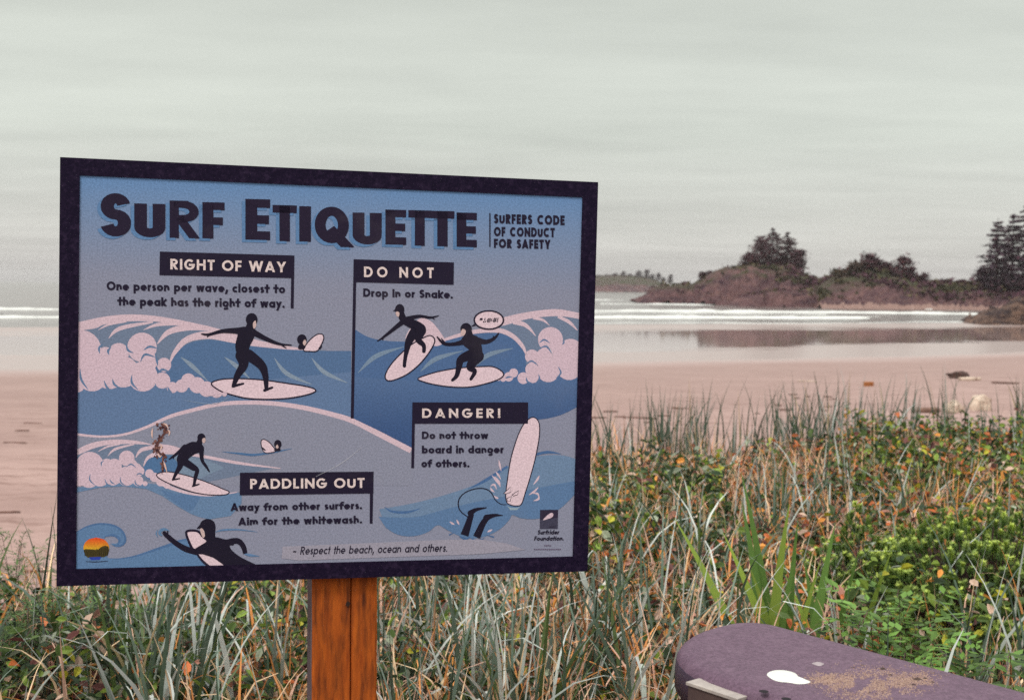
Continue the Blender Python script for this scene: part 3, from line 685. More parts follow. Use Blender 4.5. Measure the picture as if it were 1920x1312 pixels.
# border: four boards round the printed panel as one mesh
bw_l, bw_r, bw_b, bw_t = .041, .038, .037, .0375
v, f = boxes([(0, bw_l, 0, SH, -.003, .0030), (SW-bw_r, SW, 0, SH, -.003, .0030), (bw_l, SW-bw_r, 0, bw_b, -.003, .0030), (bw_l, SW-bw_r, SH-bw_t, SH, -.003, .0030)])
border = mesh_obj('border', v, f, frame_m, sign)
panel = mesh_obj('panel', *boxes([(.02, SW-.02, .02, SH-.02, -.0035, .0)]), ink_m, sign)
ca = panel.data.color_attributes.new('tint', 'FLOAT_COLOR', 'POINT')
for i_ in range(8): ca.data[i_].color = art(GREY) + (1,)

R1, R2, R3, R4, R5, R6 = (100, 280, 3.4286), (640, 320, 3.84), (100, 560, 3.4286), (640, 540, 3.84), (100, 780, 3.4286), (600, 760, 3.5556)
Z4, Z5, Z6, Z7 = (130, 940, 5.189), (820, 780, 4.6857), (270, 780, 8.2), (980, 940, 10.933)
A = Art()
# printed sky fading from blue to grey
def skyc(y):
    k = min(1, max(0, (y-330)/190)); a, b_ = (102, 140, 188), GREY
    return tuple(a[i]+(b_[i]-a[i])*k**.8 for i in range(3))
yy = [320, 345, 370, 395, 420, 450, 480, 510, 540]
for y0, y1 in zip(yy[:-1], yy[1:]): 
    A.poly([(125, y0), (1110, y0+38), (1110, y1+38), (125, y1)], lambda p, y0=y0, y1=y1: skyc(y0 if p[1] in (y0, y0+38) else y1)); A.z -= .000004
A.z += .000008
# left wave
A.poly(catmull([(130, 158), (300, 120), (450, 102), (600, 105), (750, 125), (900, 155), (1050, 190), (1200, 235), (1400, 285), (1600, 318), (1750, 332)], False, 4)+[(1750, 420), (900, 450), (700, 600), (130, 600)], TEAL, R3)
A.poly([(740, 420), (760, 380), (790, 340), (830, 305), (900, 275), (1000, 262), (1150, 280), (1290, 300), (1500, 325), (1700, 335), (1915, 335), (1915, 560), (900, 640), (130, 620), (130, 560)], (86, 114, 154), R3)
A.poly([(130, 560), (900, 560), (1915, 470)]+catmull([(1915, 775), (1800, 735), (1600, 690), (1400, 665), (1200, 662), (1050, 675), (900, 710), (750, 750), (600, 820), (450, 870), (300, 885), (130, 868)], False, 4), (100, 124, 162), R3)
A.poly(catmull([(130, 158), (300, 120), (450, 102), (600, 105), (750, 125), (900, 155), (1050, 190), (1200, 235), (1400, 285), (1700, 335)], False, 4)+catmull([(1500, 326), (1290, 300), (1180, 285), (1000, 205), (850, 172), (760, 160), (640, 146), (480, 146), (330, 165), (270, 190), (130, 210)], False, 4), PINK, R3)
for p, w_ in (([(290, 200), (360, 165), (470, 148)], [3, 14, 8]), ([(355, 255), (430, 190), (640, 150)], [3, 26, 12]), ([(580, 200), (680, 165), (860, 160)], [3, 22, 20]), ([(668, 290), (740, 215), (860, 185), (1000, 190)], [6, 34, 40, 30]), ([(750, 410), (780, 345), (860, 262), (1000, 232), (1150, 256), (1290, 285), (1480, 318)], [8, 26, 40, 52, 54, 40, 12])):
    A.stroke(p, w_, PINK, R3, caps=False)
def foam(circles, o, col=FOAMC):
    for x, y, r in circles: A.circ(x, y, r, col, o)
foam([(175, 335, 135), (120, 450, 130), (335, 355, 46), (420, 350, 66), (570, 312, 95), (610, 405, 60), (712, 425, 46), (250, 500, 95), (360, 470, 110), (450, 470, 100), (575, 500, 96), (700, 525, 52), (160, 560, 40)], R3)
foam([(765, 570, 36), (825, 560, 42), (868, 525, 46), (925, 555, 52), (985, 580, 50), (1050, 595, 42)], R3)
for p in ([(172, 450), (180, 520), (225, 585)], [(325, 525), (345, 570), (372, 588)], [(380, 515), (392, 550), (430, 575)], [(505, 490), (505, 540), (545, 585)], [(655, 545), (670, 585), (705, 597)], [(735, 565), (745, 590), (765, 605)], [(320, 290), (295, 315), (297, 352)], [(372, 310), (352, 335), (358, 360)], [(468, 290), (480, 330), (515, 348)], [(580, 330), (620, 308), (672, 320)], [(560, 405), (590, 358), (660, 378)], [(655, 350), (665, 395), (672, 430)], [(672, 480), (700, 455), (748, 470)]):
    A.stroke(p, [3, 15, 3], (98, 124, 160), R3, caps=False)
for p in ([(820, 375), (890, 430), (990, 525)], [(1100, 375), (1180, 435), (1265, 515)], [(1420, 380), (1500, 480), (1660, 550)], [(1660, 380), (1740, 470), (1890, 540)]):
    A.stroke(p, [3, 28, 4], (136, 152, 172), R3, caps=False)
# middle swell
A.poly(catmull([(130, 868), (300, 885), (450, 870), (600, 820), (750, 750), (900, 710), (1050, 675), (1200, 662), (1400, 665), (1600, 690), (1800, 735), (1915, 775)], False, 4)+[(2010, 820), (2120, 870), (2310, 980), (2310, 1200), (130, 1200)], (141, 143, 163), R3)
A.stroke([(130, 868), (300, 885), (450, 872), (600, 824), (750, 756), (900, 714), (1050, 680), (1200, 667), (1400, 671), (1600, 698), (1800, 745), (1930, 787), (2100, 872), (2300, 975)], [16, 14, 15, 18, 22, 24, 25, 26, 28, 30, 32, 34, 36, 36], PINK, R3, caps=False)
pic1 = A
# right-hand picture
A.poly(catmull([(85, 290), (105, 302), (200, 355), (330, 380), (480, 386)], False, 4)+[(690, 415), (760, 365), (900, 335), (1040, 322), (1150, 325), (1330, 300), (1720, 300), (1720, 845)]+catmull([(1690, 860), (1600, 905), (1500, 935), (1380, 950)], False, 3)+[(1340, 965), (515, 965), (510, 1150), (490, 1140), (300, 1040), (100, 945), (85, 935)], (80, 108, 152), R4)
A.poly([(88, 640), (1100, 700), (1720, 640), (1720, 845)]+catmull([(1690, 860), (1600, 905), (1500, 935), (1380, 950)], False, 3)+[(1340, 965), (515, 965), (510, 1150), (490, 1140), (300, 1040), (100, 945), (85, 935)], lambda p: (86-26*min(1, max(0, (p[1]-715)/100)), 112-26*min(1, max(0, (p[1]-715)/100)), 154-22*min(1, max(0, (p[1]-715)/100))), R4)
A.blob([(480, 385), (470, 330), (560, 222), (640, 236), (700, 300), (740, 360), (745, 387), (690, 417), (600, 402)], PINK, R4)
A.poly(catmull([(1150, 215), (1300, 180), (1450, 158), (1570, 153), (1725, 182)], False, 4)+[(1725, 640), (1330, 560), (1325, 470), (1290, 400), (1230, 350), (1130, 320)], TEAL, R4)
A.poly(catmull([(1150, 215), (1300, 180), (1450, 158), (1570, 153), (1725, 182)], False, 4)+catmull([(1725, 225), (1600, 205), (1480, 205), (1330, 225), (1200, 262), (1140, 275)], False, 4), PINK, R4)
for p, w_ in (([(1240, 240), (1330, 270), (1400, 345)], [40, 28, 4]), ([(1380, 215), (1450, 230), (1500, 270)], [20, 18, 3]), ([(1560, 205), (1640, 245), (1700, 305)], [20, 24, 5]), ([(740, 372), (900, 326), (1040, 305), (1150, 308), (1240, 350), (1305, 420), (1332, 480)], [20, 28, 32, 34, 32, 26, 10])):
    A.stroke(p, w_, PINK, R4, caps=False)
foam([(1505, 370, 90), (1650, 455, 90), (1372, 492, 50), (1470, 505, 75), (1560, 520, 110), (1640, 570, 92), (1490, 595, 82), (1372, 585, 48), (1375, 638, 46), (1310, 648, 42), (1700, 520, 60)], R4)
foam([(1240, 610, 32), (1205, 638, 34), (1165, 652, 22), (1130, 650, 18)], R4)
for p in ([(1425, 395), (1460, 372), (1500, 395)], [(1425, 435), (1475, 420), (1515, 470)], [(1330, 545), (1370, 525), (1405, 550)], [(1560, 565), (1580, 610), (1545, 650)], [(1330, 640), (1340, 672), (1375, 685)], [(1420, 620), (1425, 655), (1400, 680)], [(1590, 405), (1600, 395), (1605, 375)], [(1180, 650), (1200, 640), (1230, 640)]):
    A.stroke(p, [3, 13, 3], (98, 122, 160), R4, caps=False)
for p in ([(120, 610), (250, 490), (450, 422)], [(570, 600), (680, 510), (875, 452)], [(970, 560), (1060, 480), (1235, 433)]):
    A.stroke(p, [4, 34, 4], (122, 142, 166), R4, caps=False)
# small lower-left wave
A.poly(catmull([(130, 225), (250, 170), (400, 150), (550, 160), (660, 190), (760, 205), (900, 245), (1000, 262), (1200, 300), (1440, 330)], False, 4)+[(1000, 420), (600, 420), (130, 440)], TEAL, R5)
A.poly([(575, 345), (590, 295), (625, 262), (690, 245), (760, 248), (880, 262), (1000, 285), (1100, 330), (900, 420), (640, 420)], (124, 142, 166), R5)
A.poly([(575, 345), (590, 295), (625, 262), (690, 245), (760, 252), (800, 300), (790, 400), (700, 430), (600, 400)], (82, 116, 158), R5)
A.poly(catmull([(130, 225), (250, 170), (400, 150), (550, 160), (660, 190)], False, 4)+catmull([(600, 182), (480, 178), (350, 185), (250, 210), (130, 262)], False, 4), PINK, R5)
for p, w_ in (([(290, 225), (350, 195), (430, 180)], [3, 12, 5]), ([(350, 255), (400, 210), (520, 180)], [3, 16, 8]), ([(530, 265), (570, 215), (680, 195)], [5, 24, 22]), ([(580, 320), (610, 265), (690, 232), (760, 225), (900, 248), (1000, 265), (1200, 302), (1460, 335)], [6, 20, 34, 38, 20, 20, 18, 5]), ([(640, 185), (760, 205), (860, 235)], [20, 34, 20])):
    A.stroke(p, w_, PINK, R5, caps=False)
A.poly([(130, 460), (400, 430), (600, 430), (700, 440), (800, 485), (1000, 505), (1210, 490), (1210, 560), (1140, 640), (1000, 662), (930, 645), (880, 625), (800, 580), (700, 512), (600, 468), (450, 450), (300, 458), (150, 490), (130, 500)], (104, 132, 168), R5)
A.poly([(690, 470), (800, 500), (950, 512), (900, 600), (860, 610), (800, 570), (720, 510)], (92, 122, 162), R5)
foam([(235, 318, 90), (160, 370, 80), (345, 312, 40), (392, 320, 48), (472, 270, 50), (505, 310, 34), (230, 390, 70), (300, 385, 66), (380, 385, 60), (470, 385, 62), (530, 340, 40), (556, 352, 30), (545, 415, 34), (590, 432, 16)], R5)
foam([(618, 368, 28), (650, 392, 30), (690, 422, 28), (730, 445, 20)], R5)
A.stroke([(650, 400), (720, 445), (860, 492), (1010, 510), (1180, 488)], [20, 24, 16, 8, 6], PINK, R5, caps=False)
for p in ([(238, 370), (235, 410), (270, 445)], [(330, 400), (345, 435), (370, 442)], [(362, 405), (375, 425), (395, 435)], [(430, 390), (435, 425), (465, 445)], [(525, 405), (530, 435), (560, 448)], [(325, 285), (308, 300), (312, 322)], [(470, 325), (500, 308), (532, 330)], [(535, 375), (555, 368), (580, 380)]):
    A.stroke(p, [2, 9, 2], (98, 124, 160), R5, caps=False)
# bottom-left curl and bottom-right lobes
A.poly(catmull([(40, 312), (150, 245), (250, 213), (350, 208), (450, 232), (520, 285), (555, 360), (540, 410), (490, 440), (435, 432), (405, 408)], False, 4)+catmull([(415, 405), (460, 405), (480, 375), (450, 340), (400, 330), (345, 350), (330, 410), (350, 500), (390, 550), (500, 552), (650, 525), (800, 475), (950, 425), (1050, 385), (1140, 360)], False, 4)+[(1240, 520), (1350, 640), (40, 680)], (96, 128, 168), Z4)
A.stroke([(330, 345), (400, 325), (455, 335), (490, 375), (470, 425)], [4, 22, 26, 26, 14], (82, 114, 158), Z4, caps=False)
A.stroke([(60, 306), (150, 252), (250, 222), (350, 217), (450, 240), (515, 290), (545, 360), (530, 405), (490, 430), (430, 424)], [4, 14, 16, 18, 20, 22, 20, 18, 16, 8], (80, 112, 156), Z4, caps=False)
A.stroke([(390, 552), (500, 553), (650, 527), (800, 478), (950, 428), (1050, 388), (1140, 362)], [3, 10, 16, 22, 26, 22, 10], (82, 114, 158), Z4, caps=False)
A.poly(catmull([(395, 690), (600, 655), (800, 605), (1000, 540), (1150, 470), (1260, 400), (1400, 345), (1600, 330), (1715, 360)], False, 4)+[(1715, 560)]+catmull([(1690, 600), (1620, 670), (1540, 725), (1440, 755), (1340, 750), (1282, 728), (1262, 760), (1200, 822), (1100, 872), (1000, 884), (930, 868), (850, 830), (785, 796), (720, 842), (620, 870), (520, 860), (440, 815)], False, 4), (112, 136, 168), R6)
A.poly(catmull([(390, 740), (500, 745), (650, 740), (800, 700), (1000, 650), (1150, 620), (1260, 600), (1400, 560), (1600, 520), (1715, 500)], False, 4)+[(1715, 560)]+catmull([(1690, 600), (1620, 670), (1540, 725), (1440, 755), (1340, 750), (1282, 728), (1262, 760), (1200, 822), (1100, 872), (1000, 884), (930, 868), (850, 830), (785, 796), (720, 842), (620, 870), (520, 860), (440, 815)], False, 4), (94, 124, 164), R6)
for p, w_ in (([(430, 675), (480, 705), (580, 710), (670, 685)], [2, 14, 16, 3]), ([(990, 555), (1100, 500), (1250, 405)], [3, 20, 14]), ([(1440, 325), (1520, 310), (1605, 322)], [16, 18, 3]), ([(860, 862), (890, 848)], [10, 4]), ([(1110, 862), (1160, 876)], [4, 10]), ([(930, 872), (970, 888), (1005, 872)], [6, 14, 4]), ([(1010, 885), (1050, 900), (1095, 882)], [6, 14, 4])):
    A.stroke(p, w_, (74, 106, 152), R6, caps=False)
for p in ([(540, 385), (548, 430), (560, 480)], [(515, 490), (535, 515), (555, 550)], [(480, 520), (515, 560), (548, 610)], [(505, 530), (540, 575), (552, 620)], [(468, 612), (500, 600), (520, 640)], [(465, 625), (480, 650), (500, 665)], [(500, 700), (520, 715), (535, 720)], [(895, 522), (878, 555), (845, 598)], [(805, 690), (850, 660), (885, 625)], [(840, 675), (880, 680), (890, 705)], [(890, 690), (888, 725), (845, 742)], [(110, 925), (130, 940), (150, 950)], [(170, 910), (180, 930), (190, 950)], [(440, 1015), (460, 1005), (480, 995)]):
    A.stroke(p, [5, 18, 5], PINK, Z5)
A.poly([(612, 785), (640, 800), (700, 805), (728, 790), (700, 822), (640, 824)], (150, 170, 185), Z5)
A.stroke([(1085, 228), (1200, 240), (1290, 248), (1420, 230), (1535, 207)], [2, 13, 15, 12, 2], (76, 112, 156), R5, caps=False)
A.stroke([(1420, 295), (1500, 275), (1650, 272), (1830, 295)], [4, 18, 14, 3], (96, 128, 168), Z4, caps=False)
A.stroke([(1700, 505), (1760, 520), (1850, 530)], [10, 26, 4], (96, 128, 168), Z4, caps=False)
A.stroke([(905, 330), (880, 310), (890, 280), (930, 268), (975, 285)], [10, 26, 28, 24, 6], (96, 130, 168), Z4, caps=False)
A.stroke([(865, 350), (845, 310), (860, 272)], [3, 12, 3], (96, 130, 168), Z4, caps=False)
A.poly([(530, 1024), (700, 1017), (840, 1011), (905, 1011), (950, 1018), (985, 1030), (900, 1038), (700, 1045), (560, 1050), (528, 1046)], (158, 153, 169))
A.done('printed_waves', panel, ink_m); z_base = A.z + .00002

# ---- surfers, each a drawing of its own
SK = (206, 178, 176)
def surfboard(A, pts, o, w_): A.blob(pts, BOARDC, o); A.ring(pts, w_, INK, o)
def figure(A, o, head, face, bodies, limbs):
    for pts in bodies: A.blob(pts, INK2, o)
    for pts, ws in limbs: A.stroke(pts, ws, INK2, o)
    A.circ(head[0], head[1], head[2], INK2, o, head[3])
    if face: A.blob(face, SK, o)
def fig_new(): return Art(z_base)
A = fig_new()
surfboard(A, [(1015, 545), (1080, 518), (1200, 513), (1350, 522), (1500, 543), (1620, 562), (1680, 580), (1678, 600), (1610, 622), (1500, 640), (1370, 646), (1250, 640), (1150, 618), (1070, 590)], R3, 9)
for x, y, r in ((1010, 585, 40), (1060, 605, 26), (1100, 612, 16)): A.circ(x, y, r, FOAMC, R3)
figure(A, R3, (1275, 134, 38, 42), [(1283, 160), (1298, 140), (1304, 160), (1302, 180), (1288, 192)],
       [[(1195, 188), (1250, 180), (1300, 198), (1290, 250), (1258, 320), (1268, 370), (1240, 410), (1195, 385), (1170, 310), (1183, 240)]],
       [([(1270, 165), (1262, 195)], [50, 60]), ([(1210, 206), (1090, 208), (1000, 230), (955, 226)], [46, 26, 17, 9]), ([(1005, 232), (988, 246)], [10, 5]), ([(1285, 215), (1360, 254), (1450, 290), (1530, 298)], [40, 30, 18, 8]), ([(1470, 298), (1497, 318)], [12, 5]),
        ([(1212, 365), (1222, 425), (1185, 490), (1160, 555)], [84, 60, 42, 26]), ([(1155, 562), (1222, 545)], [20, 13]), ([(1255, 360), (1335, 425), (1362, 490), (1370, 575)], [72, 58, 40, 26]), ([(1358, 588), (1408, 570)], [20, 14])])
A.done('surfer_drawing', panel, ink_m)
A = fig_new()
surfboard(A, [(1608, 330), (1640, 275), (1690, 232), (1728, 228), (1738, 255), (1720, 300), (1695, 335), (1650, 338)], R3, 7)
figure(A, R3, (1598, 262, 31, 34), [(1604, 280), (1618, 262), (1626, 285), (1612, 300)], [[(1575, 322), (1580, 295), (1605, 290), (1622, 300), (1612, 324)]], [([(1712, 318), (1722, 305)], [16, 12])])
A.done('surfer_drawing', panel, ink_m)
A = fig_new()
surfboard(A, [(195, 915), (225, 875), (340, 852), (500, 872), (750, 937), (1000, 1025), (1200, 1110), (1300, 1152), (1300, 1185), (1240, 1206), (1100, 1212), (900, 1195), (700, 1150), (450, 1060), (270, 975)], Z6, 16)
figure(A, Z6, (882, 328, 62, 66), [(900, 345), (940, 335), (945, 385), (915, 415), (895, 385)],
       [[(830, 400), (740, 393), (650, 430), (590, 480), (555, 545), (512, 620), (510, 700), (600, 765), (690, 650), (780, 585), (870, 545), (925, 500), (890, 430)]],
       [([(860, 380), (845, 420)], [85, 90]), ([(630, 470), (540, 545), (455, 612), (388, 660)], [80, 50, 38, 18]), ([(455, 620), (455, 655)], [25, 12]), ([(885, 490), (885, 600), (900, 690), (955, 770), (1003, 848)], [80, 66, 50, 42, 22]),
        ([(560, 650), (555, 760), (500, 865), (452, 960)], [112, 86, 58, 38]), ([(440, 975), (545, 958)], [30, 22]), ([(610, 690), (750, 780), (815, 830), (790, 940), (770, 1050)], [115, 100, 66, 56, 42]), ([(752, 1072), (845, 1044)], [32, 24])])
A.done('surfer_drawing', panel, ink_m)
A = fig_new()
surfboard(A, [(1335, 165), (1350, 148), (1385, 165), (1420, 205), (1432, 225), (1365, 236), (1342, 205)], R5, 6)
figure(A, R5, (1443, 180, 24, 29), [(1430, 195), (1440, 182), (1448, 200), (1438, 208)], [[(1420, 222), (1425, 205), (1455, 205), (1460, 222), (1440, 226)]], [([(1345, 205), (1362, 218)], [12, 8])])
A.done('surfer_drawing', panel, ink_m)
A = fig_new()
surfboard(A, [(320, 655), (318, 620), (350, 560), (410, 490), (500, 410), (590, 358), (640, 342), (670, 365), (665, 405), (620, 480), (550, 560), (470, 622), (390, 658), (345, 667)], R4, 9)
figure(A, R4, (420, 155, 34, 40), [(390, 180), (402, 168), (418, 180), (412, 206), (398, 200)],
       [[(425, 200), (480, 212), (570, 248), (608, 290), (575, 350), (530, 310), (450, 262), (422, 232)]],
       [([(425, 175), (440, 215)], [48, 52]), ([(400, 152), (378, 164)], [18, 8]), ([(470, 222), (560, 203), (640, 212), (698, 200)], [34, 24, 17, 8]), ([(650, 212), (672, 226)], [12, 5]), ([(445, 240), (370, 300), (300, 355), (260, 381)], [38, 26, 16, 8]), ([(300, 355), (298, 376)], [10, 5]),
        ([(545, 295), (490, 375), (466, 470), (455, 540), (454, 560)], [78, 56, 32, 26, 26]), ([(575, 305), (555, 370), (592, 412), (594, 455)], [72, 48, 32, 26])])
A.done('surfer_drawing', panel, ink_m)
A = fig_new()
surfboard(A, [(552, 656), (575, 638), (700, 600), (850, 575), (1000, 565), (1090, 566), (1150, 595), (1168, 625), (1135, 655), (1050, 685), (920, 712), (780, 710), (660, 692), (580, 670)], R4, 9)
figure(A, R4, (898, 294, 41, 43), [(860, 318), (872, 295), (895, 305), (888, 335), (866, 342)],
       [[(880, 348), (930, 333), (990, 358), (1012, 430), (1012, 480), (970, 525), (930, 455), (880, 412), (862, 380)]],
       [([(910, 310), (915, 350)], [58, 70]), ([(895, 382), (820, 402), (740, 400), (690, 352)], [46, 28, 23, 10]), ([(745, 395), (720, 362)], [14, 6]), ([(965, 372), (1040, 387), (1100, 362), (1133, 324)], [50, 33, 22, 9]), ([(1095, 362), (1095, 345)], [12, 5]),
        ([(965, 470), (865, 510), (846, 570), (830, 630), (800, 662)], [86, 58, 42, 32, 22]), ([(985, 490), (925, 565), (960, 600), (932, 655)], [84, 54, 34, 22])])
A.done('surfer_drawing', panel, ink_m)
A = fig_new()                                # thrown board, leash and the fallen surfer's feet
A.stroke([(605, 775), (560, 772), (510, 735), (480, 680), (440, 645), (380, 632), (300, 645), (230, 680), (190, 730), (185, 790), (210, 840), (270, 885)], [7, 8, 8, 9, 10, 10, 10, 10, 11, 11, 10, 9], INK2, Z5)
surfboard(A, [(835, 10), (878, 30), (897, 90), (892, 200), (862, 360), (820, 520), (770, 680), (737, 772), (690, 787), (640, 777), (610, 755), (600, 690), (615, 560), (640, 400), (680, 250), (730, 120), (780, 45)], Z5, 9)
for q in ([(582, 678), (640, 622), (648, 665), (600, 682)], [(655, 690), (716, 650), (706, 688), (668, 700)], [(610, 722), (652, 700), (640, 745), (616, 748)]):
    A.poly(q, BOARDC, Z5); A.stroke(q+[q[0]], 6, INK, Z5, smooth=False)
A.stroke([(238, 1045), (275, 935), (300, 855)], [72, 56, 46], INK2, Z5, caps=False); A.stroke([(290, 850), (340, 820), (430, 802)], [52, 32, 9], INK2, Z5)
A.stroke([(345, 1062), (395, 950), (440, 885)], [66, 54, 46], INK2, Z5, caps=False); A.stroke([(430, 890), (500, 870), (572, 870)], [54, 30, 8], INK2, Z5)
A.done('thrown_board_drawing', panel, ink_m)
A = fig_new()                                # paddling surfer at the bottom edge
A.blob([(1138, 310), (1165, 282), (1250, 288), (1300, 340), (1345, 380), (1310, 420), (1220, 468), (1178, 420)], BOARDC, Z4); A.ring([(1138, 310), (1165, 282), (1250, 288), (1300, 340), (1345, 380), (1310, 420), (1220, 468), (1178, 420)], 24, INK, Z4)
A.poly([(1235, 500), (1340, 500), (1430, 550), (1530, 640), (1370, 650), (1290, 580)], BOARDC, Z4)
A.stroke([(1240, 505), (1300, 580), (1385, 650)], [20, 24, 26], INK, Z4, caps=False)
A.poly(catmull([(1340, 385), (1420, 345), (1520, 366), (1600, 360), (1600, 420), (1560, 428), (1590, 480), (1680, 545), (1860, 630)], False, 4)+[(1540, 650), (1480, 600), (1400, 545), (1300, 512), (1220, 512), (1200, 470)], INK2, Z4)
A.stroke([(1560, 388), (1640, 382), (1690, 430), (1712, 505)], [60, 56, 50, 42], INK2, Z4, caps=False)
A.stroke([(1240, 490), (1130, 458), (1030, 398), (950, 330), (925, 305)], [60, 58, 50, 46, 40], INK2, Z4); A.stroke([(955, 320), (958, 285)], [18, 10], INK2, Z4)
A.blob([(1240, 262), (1268, 225), (1290, 188), (1345, 166), (1400, 188), (1422, 240), (1418, 330), (1430, 380), (1360, 390), (1310, 345), (1320, 300), (1290, 262)], INK2, Z4)
A.blob([(1272, 270), (1290, 258), (1312, 290), (1318, 335), (1300, 350), (1285, 320)], SK, Z4)
A.done('surfer_drawing', panel, ink_m)
A = fig_new()
bub = [(1062+105*math.cos(2*math.pi*i/24), 230+66*math.sin(2*math.pi*i/24)) for i in range(24)]
A.stroke([(940, 274), (975, 258)], [6, 22], INK, R4); A.poly(bub, BOARDC, R4); A.stroke(bub+[bub[0]], 12, INK, R4, smooth=False, caps=False)
A.z += .000012
text(A, '*\u00bf@#!', (640+992/3.84, 540+250/3.84), (640+1126/3.84, 540+248/3.84), 9.0, .17, INK, gap=.14, shear=.15)
A.done('speech_bubble', panel, ink_m)

# ---- banners and lettering
LT = (226, 206, 204)
def banner(quad, bar, s, p0, p1, cap, gap):
    A = Art(z_base + .00008); A.poly(quad, INK); A.z += .000012; A.poly(bar, INK); A.z += .000012
    text(A, s, p0, p1, cap, .20, LT, gap=gap, space=.30); A.done('heading_banner', panel, ink_m)
banner([(299.8, 471.6), (552, 479), (551.5, 521.5), (299, 516)], [(546, 515), (551.5, 515), (550.5, 578), (545, 578)], 'RIGHT OF WAY', (319.5, 505), (536, 510.8), 19.8, .17)
banner([(663.4, 486), (851, 492), (850.4, 534), (663, 529)], [(663, 486), (668.5, 486), (663.2, 784), (657.6, 784)], 'DO NOT', (682.5, 519.4), (813, 521.5), 19.6, .42)
banner([(773.5, 754), (990, 754), (990, 794), (773, 794)], [(773.2, 754), (778.5, 754), (776.2, 877), (771, 877)], 'DANGER!', (791.5, 783), (938, 783), 17.5, .34)
banner([(450, 885.6), (700.5, 883.7), (700, 924.5), (449.4, 928)], [(693.6, 900), (700, 900), (698.4, 980.8), (693.2, 980.8)], 'PADDLING OUT', (469, 916), (683.5, 914), 18.6, .16)
A = Art(z_base + .00008)
title = [('S', 187.5, 246, 361.7, 443), ('U', 251.7, 310, 373, 444.5), ('R', 318, 374.5, 376, 446), ('F', 379.5, 421, 379, 447), ('E', 460, 506.5, 373, 449.5), ('T', 511, 556.5, 384.4, 452), ('I', 561, 583, 386.5, 453), ('Q', 590, 654, 387, 455.5), ('U', 661, 715.5, 390.5, 458), ('E', 722.5, 761.5, 393, 458.5), ('T', 765.5, 808.5, 394, 460.5), ('T', 807, 852, 395.2, 461.6), ('E', 856, 894, 398.5, 463)]
for dx, dy, colr in ((-6.5, 4.5, (94, 130, 174)), (0, 0, (34, 24, 48))):
    for ch, x0, x1, y0, y1 in title:
        w_ = {'S': .235, 'I': .3, 'U': .235, 'Q': .25, 'R': .2}.get(ch, .215); k_ = {'R': .98, 'S': .95}.get(ch, .8)
        W = glyph(ch, w_, k=k_)[0]
        draw_glyph(A, ch, w_, lambda gx, gy: (x0+dx+(x1-x0)*gx/W, y1+dy+(gx/W)*.023*(x1-x0)-gy*(y1-y0)), colr, k_)
    A.z += .000012
A.done('title_lettering', panel, ink_m)
A = Art(z_base + .00008)
for s, p0, p1, cap in (('SURFERS CODE', (926, 419), (1058.5, 422.3), 18), ('OF CONDUCT', (926, 443), (1040, 445), 17.6), ('FOR SAFETY', (926, 464.8), (1032, 467), 17.2)):
    text(A, s, p0, p1, cap, .265, INK, gap=.12, space=.42)
A.poly([(917.3, 399.5), (919.6, 399.5), (919.6, 463), (917.3, 463)], INK)
A.done('code_lettering', panel, ink_m)
A = Art(z_base + .00008)
for s, p0, p1, cap in (('One person per wave, closest to', (200, 544), (534.6, 549.8), 16.6), ('the peak has the right of way.', (221, 572.6), (533.7, 577), 16.6), ('Drop In or Snake.', (681, 556), (849, 559.6), 15.4),
                       ('Do not throw', (791, 822.4), (915, 822.4), 14), ('board in danger', (791, 849.4), (944.5, 849), 14.6), ('of others.', (790, 875.3), (880, 875.3), 14.6),
                       ('Away from other surfers.', (432.5, 957.5), (678.7, 953.6), 14.6), ('Aim for the whitewash.', (447, 984.2), (678.7, 980.2), 14.6)):
    text(A, s, p0, p1, cap, .235, INK, gap=.085, space=.33)
text(A, '~ Respect the beach, ocean and others.', (548, 1039.3), (838, 1033.4), 15, .15, INK, gap=.11, space=.4, shear=.22)
A.done('rule_lettering', panel, ink_m)
# small emblem: pale board on a dark square, with its name
A = Art(z_base + .00008)
A.poly([(1012.5, 955.3), (1046.2, 955), (1045.6, 990.8), (1012, 991)], (48, 40, 62)); A.poly([(1012.3, 974), (1045.8, 970), (1045.6, 990.8), (1012, 991)], (66, 64, 84))
A.blob([(415, 378), (470, 310), (540, 250), (600, 228), (628, 260), (610, 310), (540, 345)], PINK, Z7)
for k in range(5): A.stroke([(520+k*25, 535), (560+k*28, 515), (600+k*22, 480)], [3, 8, 3], (34, 28, 48), Z7)
A.z += .000012
text(A, 'Surfrider', (1007.5, 1001.3), (1048, 1001), 8.4, .22, INK, gap=.07, shear=.2); text(A, 'Foundation.', (1001, 1012.8), (1056.5, 1012.5), 8.2, .22, INK, gap=.07, shear=.2)
for k in range(4): A.stroke([(1020.5+k*3.3, 1022), (1022.8+k*3.3, 1022.2)], 2.0, (92, 72, 100), smooth=False)
for k in range(15): A.stroke([(1001+k*3.45, 1029+.6*(k % 2)), (1003.4+k*3.45, 1029.2)], 1.8, (92, 72, 100), smooth=False)
A.done('square_emblem', panel, ink_m)
